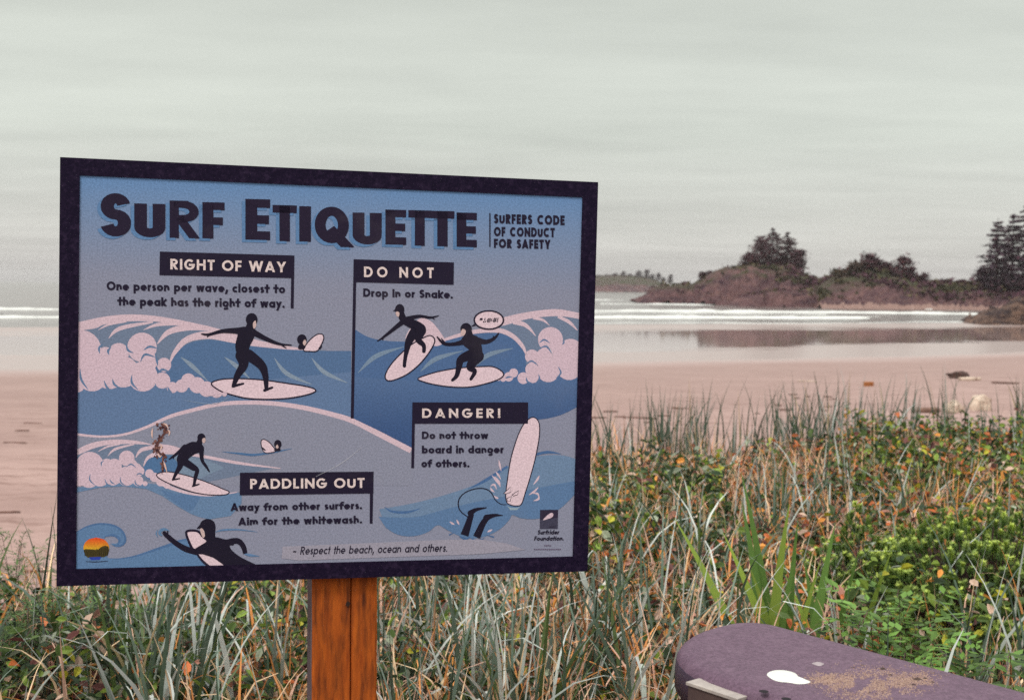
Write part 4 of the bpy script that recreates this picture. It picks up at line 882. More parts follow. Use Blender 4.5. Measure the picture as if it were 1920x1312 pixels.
# round sunset emblem
A = Art(z_base + .00008)
cx_, cy_, rx_, ry_ = 180.5, 1026.5, 24.2, 19.6
for k in range(14):
    t0, t1 = -1+2*k/14, -1+2*(k+1)/14
    if t0 > .62: break
    h_ = (k+.5)/14; colr = (226-20*h_, 74+170*h_, 34+20*h_) if h_ < .55 else (98, 84, 38)
    w0, w1 = math.sqrt(max(0, 1-t0*t0)), math.sqrt(max(0, 1-t1*t1))
    A.poly([(cx_-rx_*w0, cy_+ry_*t0), (cx_+rx_*w0, cy_+ry_*t0), (cx_+rx_*w1, cy_+ry_*t1), (cx_-rx_*w1, cy_+ry_*t1)], colr); A.z -= .0000036
A.z += .000012
A.poly([(156.8, 1032), (160, 1028.5), (168, 1029), (175, 1029.5), (179, 1033), (183, 1031), (189, 1025), (197, 1022), (203.5, 1024), (204.6, 1032), (202, 1040), (196, 1043.5), (165, 1045), (160, 1041)], (72, 62, 30))
for k in range(12): A.stroke([(159+k*3.8, 1031-(.5*k if k > 5 else 0)), (159.5+k*3.8, 1041)], [1.2, 1.6], (40, 36, 22), smooth=False, caps=False)
A.poly([(167, 1044), (190, 1043), (187, 1048.6), (171, 1049.4)], (44, 66, 168)); A.stroke([(161, 1052), (180, 1052.6), (202, 1051.2)], [1, 1.6, 1], INK)
A.done('round_emblem', panel, ink_m)
# flaked paint with rust, and pale scratches
rr = random.Random(3)
RUST = ((255, 160, 45, 60, 14), (345, 210, 40, 70, 14), (250, 350, 45, 60, 14), (185, 480, 60, 80, 22), (215, 560, 40, 50, 10), (305, 600, 32, 60, 14), (285, 720, 24, 70, 12), (280, 830, 12, 40, 5))
FLAKE = ([(135, 180), (122, 250), (128, 340)], [(290, 110), (340, 130), (375, 190)], [(250, 420), (270, 470), (240, 540)], [(215, 560), (240, 620), (270, 600)], [(300, 690), (325, 760), (355, 870)], [(360, 200), (392, 240), (380, 300)])
A = Art(z_base + .00016)
A.stroke([(270, 120), (335, 220), (255, 340), (190, 470), (230, 560), (300, 610), (285, 720), (278, 850)], [30, 46, 30, 60, 34, 34, 24, 10], (96, 62, 62), Z6)
for cx2, cy2, sx, sy, n_ in RUST:
    for _ in range(n_):
        x, y = cx2+rr.gauss(0, sx*.6), cy2+rr.gauss(0, sy*.6); r = rr.uniform(8, 24)
        A.blob([(x+r*rr.uniform(.5, 1.2)*math.cos(a*1.047), y+r*rr.uniform(.5, 1.3)*math.sin(a*1.047)) for a in range(6)], rr.choice([(86, 52, 54), (64, 38, 44), (128, 88, 82), (108, 70, 60)]), Z6, 3)
for p in FLAKE: A.stroke(p, [5, 26, 6], (222, 186, 176), Z6)
A.done('rust_patch', panel, ink_m)
for p, col_ in (([(592, 893), (640, 868), (678, 838)], (190, 190, 200)), ([(345, 750), (400, 757), (436, 742)], (150, 165, 185)), ([(1020, 640), (1032, 655), (1036, 668)], (190, 190, 200))):
    A = Art(z_base + .0002); A.stroke(p, [.4, .9, .4], col_); A.done('scratch', panel, ink_m)
for o in list(sign.children): o.matrix_parent_inverse = Matrix()
sign.matrix_world = M_S
bpy.context.view_layer.update()

# post behind the board: square timber, split down the front, standing on the dune
POST_W = .152
pm = noise_mat('stained_post_wood', (.60, .140, .020), (.33, .066, .014), 8, .7, 10, (.060, .020, .013), 7, stretch=(8, 8, 1.1), c3r=(.44, .74), bump=.5, bscale=60, lo=.3, hi=.72, bdist=.003, spec=.1)
pm2 = noise_mat('post_wood_shaded', (.13, .085, .095), (.085, .055, .065), 9, .85, 6, stretch=(3, 3, .5), bump=.4, bscale=50, bdist=.004)  # left face of the post, its shade painted in as a dull purple wood
pt = M_S.inverted() @ (CAM + Vector((-.3790, 2.8845, -.6812)))
cu = pt.x
def prism(x0, x1, d0, d1, z0, z1): return boxes([(x0, x1, d0, d1, z0, z1)])
yaw = math.atan2(EX.y, EX.x)
front = S_BL + EX*cu + NRM*(-.023)
pbase = Vector((front.x, front.y, z_ground(front.x, front.y) - .25))
proot = empty('post', (0, 0, 0)); proot.parent = None
bpy.data.objects.remove(proot)
top_z = S_BL.z + .80 - pbase.z
v, f = [], []
hw, n_ = POST_W/2, 60
prof = [(-hw, .002), (-hw+.004, -.001), (.012, -.0005), (.0145, .006), (.017, -.0005), (hw-.005, -.001), (hw, .003), (hw, .150), (-hw, .150)]   # x across, depth behind the face; a checking crack near the middle
k = len(prof)
for i in range(n_+1):
    z = top_z*i/n_; ox = .0012*fbm(z*5, 3.3)
    for x, d in prof: v.append((x + ox + .001*fbm(z*9, x*40), d + .0012*fbm(z*7, x*30, 4), z))
for i in range(n_):
    for j in range(k): f.append((i*k+j, i*k+(j+1) % k, (i+1)*k+(j+1) % k, (i+1)*k+j))
f.append(tuple(range(k))[::-1]); f.append(tuple(n_*k+j for j in range(k)))
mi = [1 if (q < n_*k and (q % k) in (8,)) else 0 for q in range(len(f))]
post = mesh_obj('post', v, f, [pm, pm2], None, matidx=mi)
post.matrix_world = Matrix.Translation(pbase) @ Matrix.Rotation(yaw, 4, 'Z')
mw = post.matrix_world.copy(); post.parent = sign; post.matrix_parent_inverse = sign.matrix_world.inverted()
post.matrix_world = mw
kn = noise_mat('post_knot', (.06, .025, .016), (.03, .014, .01), 60, .8)
for (px, py, r_) in ((652, 1131, .005),):
    d = ray(px, py); t_ = (front-CAM).dot(NRM)/d.dot(NRM); p = CAM + d*t_ + NRM*.0035
    A2v = [tuple(p + EX*r_*math.cos(j*.5236)*(1+.2*math.sin(j*2)) + EZ*r_*1.2*math.sin(j*.5236)) for j in range(12)]
    ko = mesh_obj('knot', A2v, [tuple(range(12))], kn); ko.parent = post; ko.matrix_parent_inverse = post.matrix_world.inverted()
# ------------------------------------------------------------------ flat-topped bin at the lower right
BD, BN = Vector((.6407, -.7678, 0)).normalized(), Vector((.7678, .6407, 0)).normalized()
BZ = ZC - .687
def bin_pt(a, n_, z): p = BD*a + BN*n_; return Vector((p.x, p.y, z))
def bin_outline(inset):
    a0, a1, n0, n1 = -1.694+inset, -.45-inset, 1.684+inset, 2.078-inset; o = []
    for (ca, cn, r_, s0) in ((a0, n0, .27, 180), (a1, n0, .05, 270), (a1, n1, .05, 0), (a0, n1, .085, 90)):
        r_ = max(.012, r_-inset)
        sa = 1 if ca == a0 else -1; sn = 1 if cn == n0 else -1
        for k in range(11):
            t_ = R(s0+9*k); o.append((ca+sa*r_+r_*math.cos(t_), cn+sn*r_+r_*math.sin(t_)))
    return o
broot_p = bin_pt(-1.1, 1.87, 0); broot_p.z = z_ground(broot_p.x, broot_p.y) - .05
broot = empty('bin', broot_p); tag(broot, 'purple grey flat-topped plastic bin with rounded end and bird dropping on top', 'bin')
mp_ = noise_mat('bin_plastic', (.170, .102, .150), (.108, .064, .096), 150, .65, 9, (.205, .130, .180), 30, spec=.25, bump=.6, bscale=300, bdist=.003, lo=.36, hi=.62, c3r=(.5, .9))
mps = noise_mat('bin_plastic_shaded', (.040, .026, .048), (.062, .040, .066), 9, .55, 7, (.09, .065, .09), 240, spec=.3, bump=.3, bscale=400, bdist=.002)  # darker copy of the bin plastic: shade on the sides put into the colour
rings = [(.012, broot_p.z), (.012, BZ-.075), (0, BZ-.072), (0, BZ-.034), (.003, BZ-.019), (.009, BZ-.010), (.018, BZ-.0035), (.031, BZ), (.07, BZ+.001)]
v, f = [], []
for ins, z in rings:
    for a, n_ in bin_outline(ins): v.append(tuple(bin_pt(a, n_, z)-broot_p))
k = 44
for j in range(len(rings)-1):
    for i in range(k): f.append((j*k+i, j*k+(i+1) % k, (j+1)*k+(i+1) % k, (j+1)*k+i))
f.append(tuple((len(rings)-1)*k+i for i in range(k)))
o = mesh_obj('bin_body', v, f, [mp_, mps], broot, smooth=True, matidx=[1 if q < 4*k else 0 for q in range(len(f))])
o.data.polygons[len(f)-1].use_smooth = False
# name plate on the near side
plm = noise_mat('plate_metal', (.10, .065, .06), (.07, .045, .045), 30, .5, 5)
plr = noise_mat('plate_rim_metal', (.48, .42, .38), (.36, .31, .29), 40, .45, 5)
def slab(name, a0, a1, n0, n1, z0, z1, mat, par):
    v = [tuple(bin_pt(a, n_, z)-broot_p) for z in (z0, z1) for n_ in (n0, n1) for a in (a0, a1)]
    return mesh_obj(name, v, [(0, 2, 3, 1), (4, 5, 7, 6), (0, 1, 5, 4), (2, 6, 7, 3), (0, 4, 6, 2), (1, 3, 7, 5)], mat, par)
plate = slab('name_plate', -1.495, -1.380, 1.668, 1.700, BZ-.16, BZ-.020, plm, broot)
slab('plate_rim', -1.497, -1.378, 1.664, 1.700, BZ-.0196, BZ-.0145, plr, plate)
def on_top(px, py): d = ray(px, py); return CAM + d*((BZ-ZC)/d.z)
def top_blob(name, pts, h, mat, par=broot):
    q = catmull(pts, True, 5); w_ = [on_top(*p)-broot_p for p in q]; c_ = sum(w_, Vector())/len(w_)
    v = [tuple(p+Vector((0, 0, .0012))) for p in w_]+[tuple(c_+(p-c_)*.6+Vector((0, 0, .0012+h))) for p in w_]
    n_ = len(w_); f = [(i, (i+1) % n_, n_+(i+1) % n_, n_+i) for i in range(n_)]+[tuple(range(n_, 2*n_))]
    return mesh_obj(name, v, f, mat, par, smooth=True)
wm = noise_mat('bird_dropping_white', (.80, .80, .74), (.66, .67, .62), 60, .85)
top_blob('bird_dropping', [(1438, 1266), (1448, 1258), (1470, 1257), (1490, 1262), (1500, 1271), (1520, 1279), (1500, 1283), (1478, 1280), (1455, 1277)], .004, wm)
top_blob('bird_spatter', [(1522, 1244), (1535, 1242), (1545, 1245), (1536, 1249)], .002, noise_mat('faint_spatter', (.42, .36, .38), (.34, .28, .30), 80, .9))
hm = noise_mat('hole_dark', (.012, .009, .012), (.02, .015, .02), 50, .9)
for px, py in ((1432, 1297), (1474, 1311)):
    p = on_top(px, py)-broot_p; v = []
    for j in range(14): v.append((p.x+.0085*math.cos(j*.4488), p.y+.0085*math.sin(j*.4488), p.z+.0016))
    mesh_obj('screw_hole', v, [tuple(range(14))], hm, broot)
# drifted sand lying on the lid: loose grains
G = Geo(); rng = np.random.default_rng(5)
sandc = np.array([(.36, .24, .19), (.28, .18, .16), (.44, .31, .25), (.10, .06, .05)])
def grain(p, s, c):
    a = rng.normal(size=(5, 3)); a /= np.linalg.norm(a, axis=1)[:, None]
    v = np.array([(-1, -1, 0), (1, -.8, 0), (.8, 1, 0), (-.9, .9, 0), (0, 0, 1.1)])*s*(1+.3*a) + np.array(p)
    G.add(v, [(0, 1, 4), (1, 2, 4), (2, 3, 4)], c); G.f.append([G.n-5+3, G.n-5+0, G.n-5+4])
for _ in range(11000):
    u_ = rng.random(); px = 1535+205*u_ + rng.normal()*16; py = 1272+ 12*math.sin(u_*3.1) + rng.normal()*(6+10*math.sin(u_*3.0))
    if fbm(px*.03, py*.06, 3) < -.35+.5*rng.random(): continue
    p = on_top(px, py); p = p - broot_p; grain((p.x, p.y, p.z+.001), rng.uniform(.0004, .0012), sandc[rng.choice(4, p=[.4, .3, .26, .04])])
sand_o = G.obj('drifted_sand', vcol_mat('sand_grain', .95, 0, .1), broot); tag(sand_o, kind='stuff')
bits = noise_mat('dark_debris', (.04, .025, .025), (.08, .05, .04), 80, .9)
for i, (px, py, s) in enumerate(((1655, 1254, .008), (1617, 1247, .004), (1720, 1274, .009), (1735, 1272, .006), (1712, 1284, .006), (1670, 1266, .006), (1600, 1252, .004), (1748, 1279, .005))):
    p = on_top(px, py)-broot_p; n_ = 7
    v = [(p.x+s*rng.uniform(.6, 1.3)*math.cos(j*.9), p.y+s*.7*rng.uniform(.6, 1.3)*math.sin(j*.9), p.z+.001) for j in range(n_)] + [(p.x, p.y, p.z+s*.5)]
    mesh_obj('debris_crumb', v, [(j, (j+1) % n_, n_) for j in range(n_)], bits, broot)
# ------------------------------------------------------------------ dune plants
grass_m = vcol_mat('dune_grass', .5, .22, .35)
leafg_m = vcol_mat('dune_leaf', .55, .22, .3)
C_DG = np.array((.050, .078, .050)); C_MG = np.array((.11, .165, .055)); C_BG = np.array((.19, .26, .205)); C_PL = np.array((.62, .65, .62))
C_ST = np.array((.86, .60, .38)); C_OR = np.array((.78, .32, .10)); C_BR = np.array((.16, .055, .06)); C_PK = np.array((.80, .50, .39))
def grnd(x, y): return z_ground(float(x), float(y))
def visible_xy(n, y0, y1, xfn=None, dens=None, margin=1.3):
    n = int(n*(1 + .9*(margin-.35)/(.43*(y0+y1)/2)))
    o = []
    while len(o) < n:
        y = random.uniform(y0, y1); x = random.uniform(-1, 1)*(.43*y+margin)
        if xfn and not xfn(x, y): continue
        if dens and random.random() > dens(x, y): continue
        o.append((x, y))
    return np.array(o)
def blades(base, az, length, lean, curl, width, col_lo, col_hi, seg=7, twist=None, kink=None):
    """grass blades as tapering ribbons; lean = start angle from vertical, curl = how far the tip bends over"""
    n = len(base); s = np.linspace(0, 1, seg+1)
    th = lean[:, None] + curl[:, None]*s[None, :]**1.7
    if kink is not None: th = th + kink[:, 1:2]*(1/(1+np.exp(-(s[None, :]-kink[:, 0:1])*10)))
    ds = length[:, None]/seg
    hx = np.concatenate([np.zeros((n, 1)), np.cumsum(np.sin(th[:, :-1])*ds, 1)], 1); hz = np.concatenate([np.zeros((n, 1)), np.cumsum(np.cos(th[:, :-1])*ds, 1)], 1)
    dx, dy = np.cos(az), np.sin(az)
    P = np.stack([base[:, 0:1]+hx*dx[:, None], base[:, 1:2]+hx*dy[:, None], base[:, 2:3]+hz], 2)
    tw = (az + np.pi/2 + (0 if twist is None else twist))[:, None] + np.linspace(0, .5, seg+1)[None, :]
    W_ = width[:, None]*(1-s[None, :]**2.2*.96)*.5*(.55+.45*np.minimum(1, s[None, :]*5))
    side = np.stack([np.cos(tw)*W_, np.sin(tw)*W_, np.zeros_like(W_)], 2)
    V = np.stack([P-side, P+side], 2).reshape(-1, 3)
    i = (np.arange(n)*(seg+1)*2)[:, None] + (np.arange(seg)*2)[None, :]
    Fq = np.stack([i, i+1, i+3, i+2], 2).reshape(-1, 4)
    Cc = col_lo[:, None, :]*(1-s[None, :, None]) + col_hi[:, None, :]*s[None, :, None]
    return V, Fq, np.repeat(Cc.reshape(-1, 3), 2, 0)
def clump_xy(centres, lo, hi, spread):
    o, a = [], []
    for cx, cy in centres:
        n = random.randint(lo, hi); j = RNG.normal(0, spread, (n, 2)); o.append(j + (cx, cy)); a.append(np.arctan2(j[:, 1], j[:, 0]) + RNG.normal(0, .7, n))
    return np.concatenate(o), np.concatenate(a)
def mk(xy, lmin, lmax, wmin, wmax, kinds, lean=.22, bend=.9, kinkp=.3, G=None, wind=None, azs=None, per=None):
    n = len(xy); base = np.array([(x, y, grnd(x, y)-.02) for x, y in xy])
    az = RNG.uniform(0, 2*np.pi, n) if wind is None else RNG.normal(wind, 1.2, n)
    if azs is not None: az = azs
    cl, ch = [], []
    for _ in range(n):
        k = random.choices(range(len(kinds)), [q[2] for q in kinds])[0]
        b_ = random.uniform(.7, 1.3); cl.append(kinds[k][0]*b_); ch.append(kinds[k][1]*b_*random.uniform(.85, 1.2))
    kk = np.stack([RNG.uniform(.45, .8, n), np.where(RNG.random(n) < kinkp, RNG.uniform(.6, 2.2, n), 0)], 1)
    return blades(base, az, RNG.uniform(lmin, lmax, n), np.abs(RNG.normal(0, lean, n)), np.abs(RNG.normal(0, bend, n)), RNG.uniform(wmin, wmax, n), np.array(cl), np.array(ch), twist=RNG.normal(0, .9, n), kink=kk)
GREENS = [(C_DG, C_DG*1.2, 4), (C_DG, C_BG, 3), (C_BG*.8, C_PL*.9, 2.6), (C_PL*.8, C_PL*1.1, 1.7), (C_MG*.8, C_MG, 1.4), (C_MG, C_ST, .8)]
DEAD = [(C_ST*.7, C_ST, 4), (C_OR*.7, C_OR, 3), (C_PK*.8, C_PK, 3), (C_BR, C_BR*1.3, 2), (C_PL*.7, C_PL*.9, 1)]
STRAW = [(C_ST*.8, C_ST*1.1, 4), (C_OR*.8, C_OR*1.15, 3.4), (C_PK*.9, C_PK*1.15, 3), (C_BR, C_OR*.7, 1.5)]
EDGE = [(C_DG*.9, C_DG*1.1, 5), (C_DG, C_BG*.7, 2.2), (C_BG*.6, C_PL*.6, .8), (C_MG*.7, C_ST*.7, .7)]
G = Geo()
inside = lambda x, y: y < edge_y(x) + .35*fbm(x*.9, 3.3) + .2
def spruce_zone(x, y): return ((x-2.05)/.75)**2 + ((y-5.5)/.85)**2 < 1 and random.random() < .93 or (x > .27*y and y < 5.2 and random.random() < .55)
clumpy = lambda x, y: min(1, max(.06, .45 + 1.2*fbm(x*1.5, y*1.5, 2.2, 3)))
leftward = lambda x, y: inside(x, y) and not spruce_zone(x, y) and (x < .12*y or random.random() < .45) and (x > -.19*y or y < 4.8 or random.random() < .12)
# dead straw mat
straw = lambda x, y: inside(x, y) and not spruce_zone(x, y) and (x > -.17*y or random.random() < .4)
xy = visible_xy(3600, 3.4, 12, straw); G.add(*mk(xy, .14, .40, .006, .015, DEAD, lean=.95, bend=.9, kinkp=.5))
c_, a_ = clump_xy(visible_xy(680, 3.4, 10.5, straw), 6, 15, .05); G.add(*mk(c_, .22, .56, .007, .015, STRAW, lean=.42, bend=.7, kinkp=.45, azs=a_))
# living marram in tufts
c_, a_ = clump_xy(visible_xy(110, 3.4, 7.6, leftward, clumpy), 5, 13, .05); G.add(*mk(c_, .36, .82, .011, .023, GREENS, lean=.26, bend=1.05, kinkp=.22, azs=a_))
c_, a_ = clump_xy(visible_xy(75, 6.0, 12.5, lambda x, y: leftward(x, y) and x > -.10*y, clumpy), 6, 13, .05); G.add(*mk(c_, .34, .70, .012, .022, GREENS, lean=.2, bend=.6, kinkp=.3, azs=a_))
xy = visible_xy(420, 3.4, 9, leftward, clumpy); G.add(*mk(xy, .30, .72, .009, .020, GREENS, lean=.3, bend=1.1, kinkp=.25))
# the thin line of upright grass against the sand
rim = lambda x, y: -1.7 < y - edge_y(x) < .9 and x > .15 and (not .325 < x/y < .40 or random.random() < .25)
cl2 = lambda x, y: min(1, max(.04, .40 + 1.2*fbm(x*1.7, y*1.7, 6.2, 3)))
xy = visible_xy(620, 8.0, 15.5, rim, cl2); G.add(*mk(xy, .40, .86, .010, .020, EDGE, lean=.15, bend=.38, kinkp=.12))
xy = visible_xy(45, 4.9, 5.6, lambda x, y: x < -.18*y and inside(x, y)); G.add(*mk(xy, .22, .48, .009, .016, EDGE, lean=.2, bend=.5, kinkp=.2))
tag(G.obj('marram_grass', grass_m), 'grey green marram grass and dry straw covering the dune top', 'grass', kind='stuff')

# leafy ground cover: red, orange, brown and green leaves
def leaves(ctr, size, cols, up=.6, rng=RNG):
    n = len(ctr); nrm = rng.normal(size=(n, 3)); nrm[:, 2] = np.abs(nrm[:, 2])+up; nrm /= np.linalg.norm(nrm, axis=1)[:, None]
    a = np.cross(nrm, rng.normal(size=(n, 3))); a /= np.linalg.norm(a, axis=1)[:, None]; b_ = np.cross(nrm, a)
    s = np.asarray(size)[:, None]
    root_, tip = ctr-a*s, ctr+a*s-nrm*s*.25
    l1, l2 = ctr-a*s*.35+b_*s*.5+nrm*s*.18, ctr+a*s*.4+b_*s*.42+nrm*s*.10
    r1, r2 = ctr-a*s*.35-b_*s*.5+nrm*s*.18, ctr+a*s*.4-b_*s*.42+nrm*s*.10
    V = np.stack([root_, l1, l2, tip, r2, r1], 1).reshape(-1, 3); i = (np.arange(n)*6)[:, None]
    Fq = np.concatenate([i+np.array([[0, 1, 2, 3]]), i+np.array([[0, 3, 4, 5]])], 0)
    return V, Fq, np.repeat(cols, 6, 0)
LC = np.array([(.035, .06, .028), (.075, .12, .030), (.22, .31, .055), (.60, .17, .06), (.70, .30, .07), (.15, .055, .05), (.42, .20, .15), (.66, .46, .36), (.45, .42, .04), (.34, .38, .28)])
G = Geo()
def cover(n, y0, y1, fn, hgt, smin, smax, p, seed=0.0):
    xy = visible_xy(n, y0, y1, fn); ctr = []
    for x, y in xy:
        h = hgt(x, y)*(.45+.75*max(-.3, min(1, .5+fbm(x*1.6, y*1.6, seed, 4)))); ctr.append((x, y, grnd(x, y)+max(.015, h*random.uniform(.35, 1.0))))
    ctr = np.array(ctr); n = len(ctr); k = RNG.choice(len(LC), n, p=np.array(p)/sum(p))
    q = np.array([fbm(x*2.2, y*2.2, seed+5, 3) for x, y in xy])
    k = np.where((q < -.10) & (k > 2) & (RNG.random(n) < .7), 1, k)
    G.add(*leaves(ctr, RNG.uniform(smin, smax, n), LC[k]*RNG.uniform(.6, 1.35, (n, 1))))
redz = lambda x, y: x > .07*y + .15*fbm(y*1.3, 7) and inside(x, y+float(np.interp(x/y, [.05, .2, .32], [2.6, 1.5, .6]))) and not spruce_zone(x, y)
cover(13500, 6.0, 12.4, redz, lambda x, y: .34, .018, .040, [16, 9, 3, 10, 6, 13, 8, 4, 1.5, 5])
rgt = lambda x, y: x > .26*y and inside(x, y+.9)
cover(6500, 8.2, 13.6, rgt, lambda x, y: .42, .02, .042, [12, 16, 12, 3, 2, 4, 3, 3, 4, 5], 3.0)
midz = lambda x, y: .02*y < x < .30*y
cover(3000, 4.2, 6.6, midz, lambda x, y: .30, .014, .034, [14, 10, 3, 4, 4, 10, 8, 4, 1, 6], 6.0)
pea = lambda x, y: .05*y < x < .17*y and inside(x, y+1.2)
cover(2600, 6.0, 9.5, pea, lambda x, y: .42, .022, .044, [14, 16, 9, 2, 2.5, 2, 2, 2, 2.5, 8], 12.0)
lf = lambda x, y: x < .02*y and inside(x, y+.25)
fresh = lambda x, y: x > .285*y + .12*fbm(y*2, 4) and inside(x, y+.9)
cover(5200, 4.6, 10.5, fresh, lambda x, y: .50 if y < 6.4 else .40, .016, .034, [9, 16, 22, 1, 1.5, 1.5, 2, 2, 7, 4], 15.0)
cover(7600, 4.0, 7.2, lf, lambda x, y: .34, .014, .033, [16, 14, 7, 1.2, 1, 3, 3, 3, 1.6, 4], 9.0)
tag(G.obj('ground_cover', leafg_m), 'low leaf carpet of green, orange and dark red leaves on the dune', 'ground cover', kind='stuff')

# grass tufts one can tell apart, standing nearer than the rest
def tuft(px, py, dist, n, lmin, lmax, kinds, label, group, lean=.3, bend=.8, kinkp=.4, wmin=.009, wmax=.017, wind=None):
    d = ray(px, py); x, y = d.x/d.y*dist, dist; z = grnd(x, y)
    root_xy = RNG.normal(0, .045, (n, 2)) + np.array((x, y))
    V, Fq, Cc = mk(root_xy, lmin, lmax, wmin, wmax, kinds, lean, bend, kinkp, wind=wind)
    o = mesh_obj('grass_tuft', V-np.array((x, y, z)), Fq, grass_m, None, Cc); o.location = (x, y, z); tag(o, label, 'grass tuft', group); return o
GT = 'grass tufts standing out on the dune'
PALE = [(C_BG*.7, C_PL, 4), (C_PL*.7, C_PL*1.05, 3), (C_DG, C_BG, 2)]
DARK = [(C_DG*.9, C_DG*1.1, 4), (C_DG, C_BG, 2)]
for a in ((1330, 1200, 4.5, 16, .45, .75, PALE, 'pale tuft with drooping blades just left of the bin end', GT), (1215, 1190, 4.6, 14, .4, .7, PALE, 'pale arching grass tuft under the right corner of the sign', GT),
          (1545, 1130, 5.0, 15, .45, .8, PALE, 'pale tuft with one blade bent right over behind the bin', GT), (1840, 1200, 3.3, 7, .5, .85, PALE, 'few long pale blades leaning right at the right end of the bin', GT),
          (920, 1180, 4.6, 18, .4, .7, PALE, 'pale arching tuft beneath the middle of the sign right of the post', GT), (790, 1200, 4.6, 12, .4, .66, PALE, 'bleached tuft right beside the post', GT),
          (520, 1170, 4.8, 12, .4, .6, PALE, 'pale curving tuft just left of the post', GT), (300, 1180, 4.8, 14, .4, .62, PALE, 'pale arching tuft under the left half of the sign', GT),
          (60, 1250, 4.4, 9, .45, .7, PALE, 'long pale blades at the lower left corner of the dune', GT), (95, 1130, 5.6, 7, .35, .6, DARK, 'dark upright tuft against the sand at the left corner of the sign', GT),
          (1120, 1230, 4.4, 12, .45, .75, DARK, 'dark green tuft under the lower right corner of the sign', GT), (1060, 1160, 4.9, 12, .45, .7, DARK, 'dark narrow tuft right of the arching pale tuft under the sign', GT),
          (1420, 930, 8.2, 12, .45, .7, DARK, 'dark upright tuft among the red leaves', GT, .15, .35), (1290, 900, 8.8, 10, .45, .7, DARK, 'dark leaning tuft at the left end of the red leaves', GT, .15, .35),
          (1520, 960, 7.6, 9, .4, .7, PALE, 'pale bent tuft rising from the middle of the red leaves', GT), (1175, 960, 7.6, 9, .4, .7, PALE, 'long pale blade tuft at the right edge of the sign', GT),
          (1660, 940, 7.4, 9, .4, .65, PALE, 'pale bent tuft behind the spruce shrub', GT), (1800, 860, 9.0, 9, .4, .6, PALE, 'pale thin tuft in front of the driftwood blocks', GT)):
    tuft(*a)

# broad-leaved clump behind the bin
def strap_leaves(px, py, dist, specs, label):
    d = ray(px, py); x, y = d.x/d.y*dist, dist; root = Vector((x, y, grnd(x, y)))
    e_ = empty('iris_plant', root); tag(e_, label, 'plant')
    for L_, az, lean_, curl_, w_, c1 in specs:
        w_ *= 1.7
        V, Fq, Cc = blades(np.array([(random.gauss(0, .05), random.gauss(0, .05), -.02)]), np.array([az]), np.array([L_]), np.array([lean_]), np.array([curl_]), np.array([w_]), np.array([c1*.8]), np.array([c1*1.25]), seg=10, twist=np.array([random.uniform(-.45, .2)-az-math.pi/2]))
        mesh_obj('blade', V, Fq, leafg_m, e_, Cc)
gA, gB = np.array((.26, .36, .06)), np.array((.11, .20, .045))
strap_leaves(1475, 1180, 4.7, [(.82, math.pi, .42, .15, .030, gA), (.74, math.pi, .36, .12, .026, gA*1.15), (.92, math.pi, .16, .1, .028, gB), (.80, 2.9, .12, .12, .032, gB), (.74, .3, .02, .1, .030, gB), (.80, .1, .06, .1, .030, gA*.8), (.72, 0, .11, .1, .030, gB*1.2), (.62, .1, .20, .1, .026, gA), (.62, 0, .09, .15, .026, gB), (.58, 3.3, .2, .2, .026, gA*.7)], 'clump of broad sword-shaped green leaves behind the rounded bin end')
strap_leaves(1570, 1150, 4.9, [(.62, 0, .15, .15, .026, gB), (.66, .2, .28, .1, .026, gA*.8), (.58, 3.0, .12, .1, .024, gB), (.55, 2.9, .3, .2, .022, gA)], 'small narrow clump of sword-shaped leaves between bin and spruce shrub')

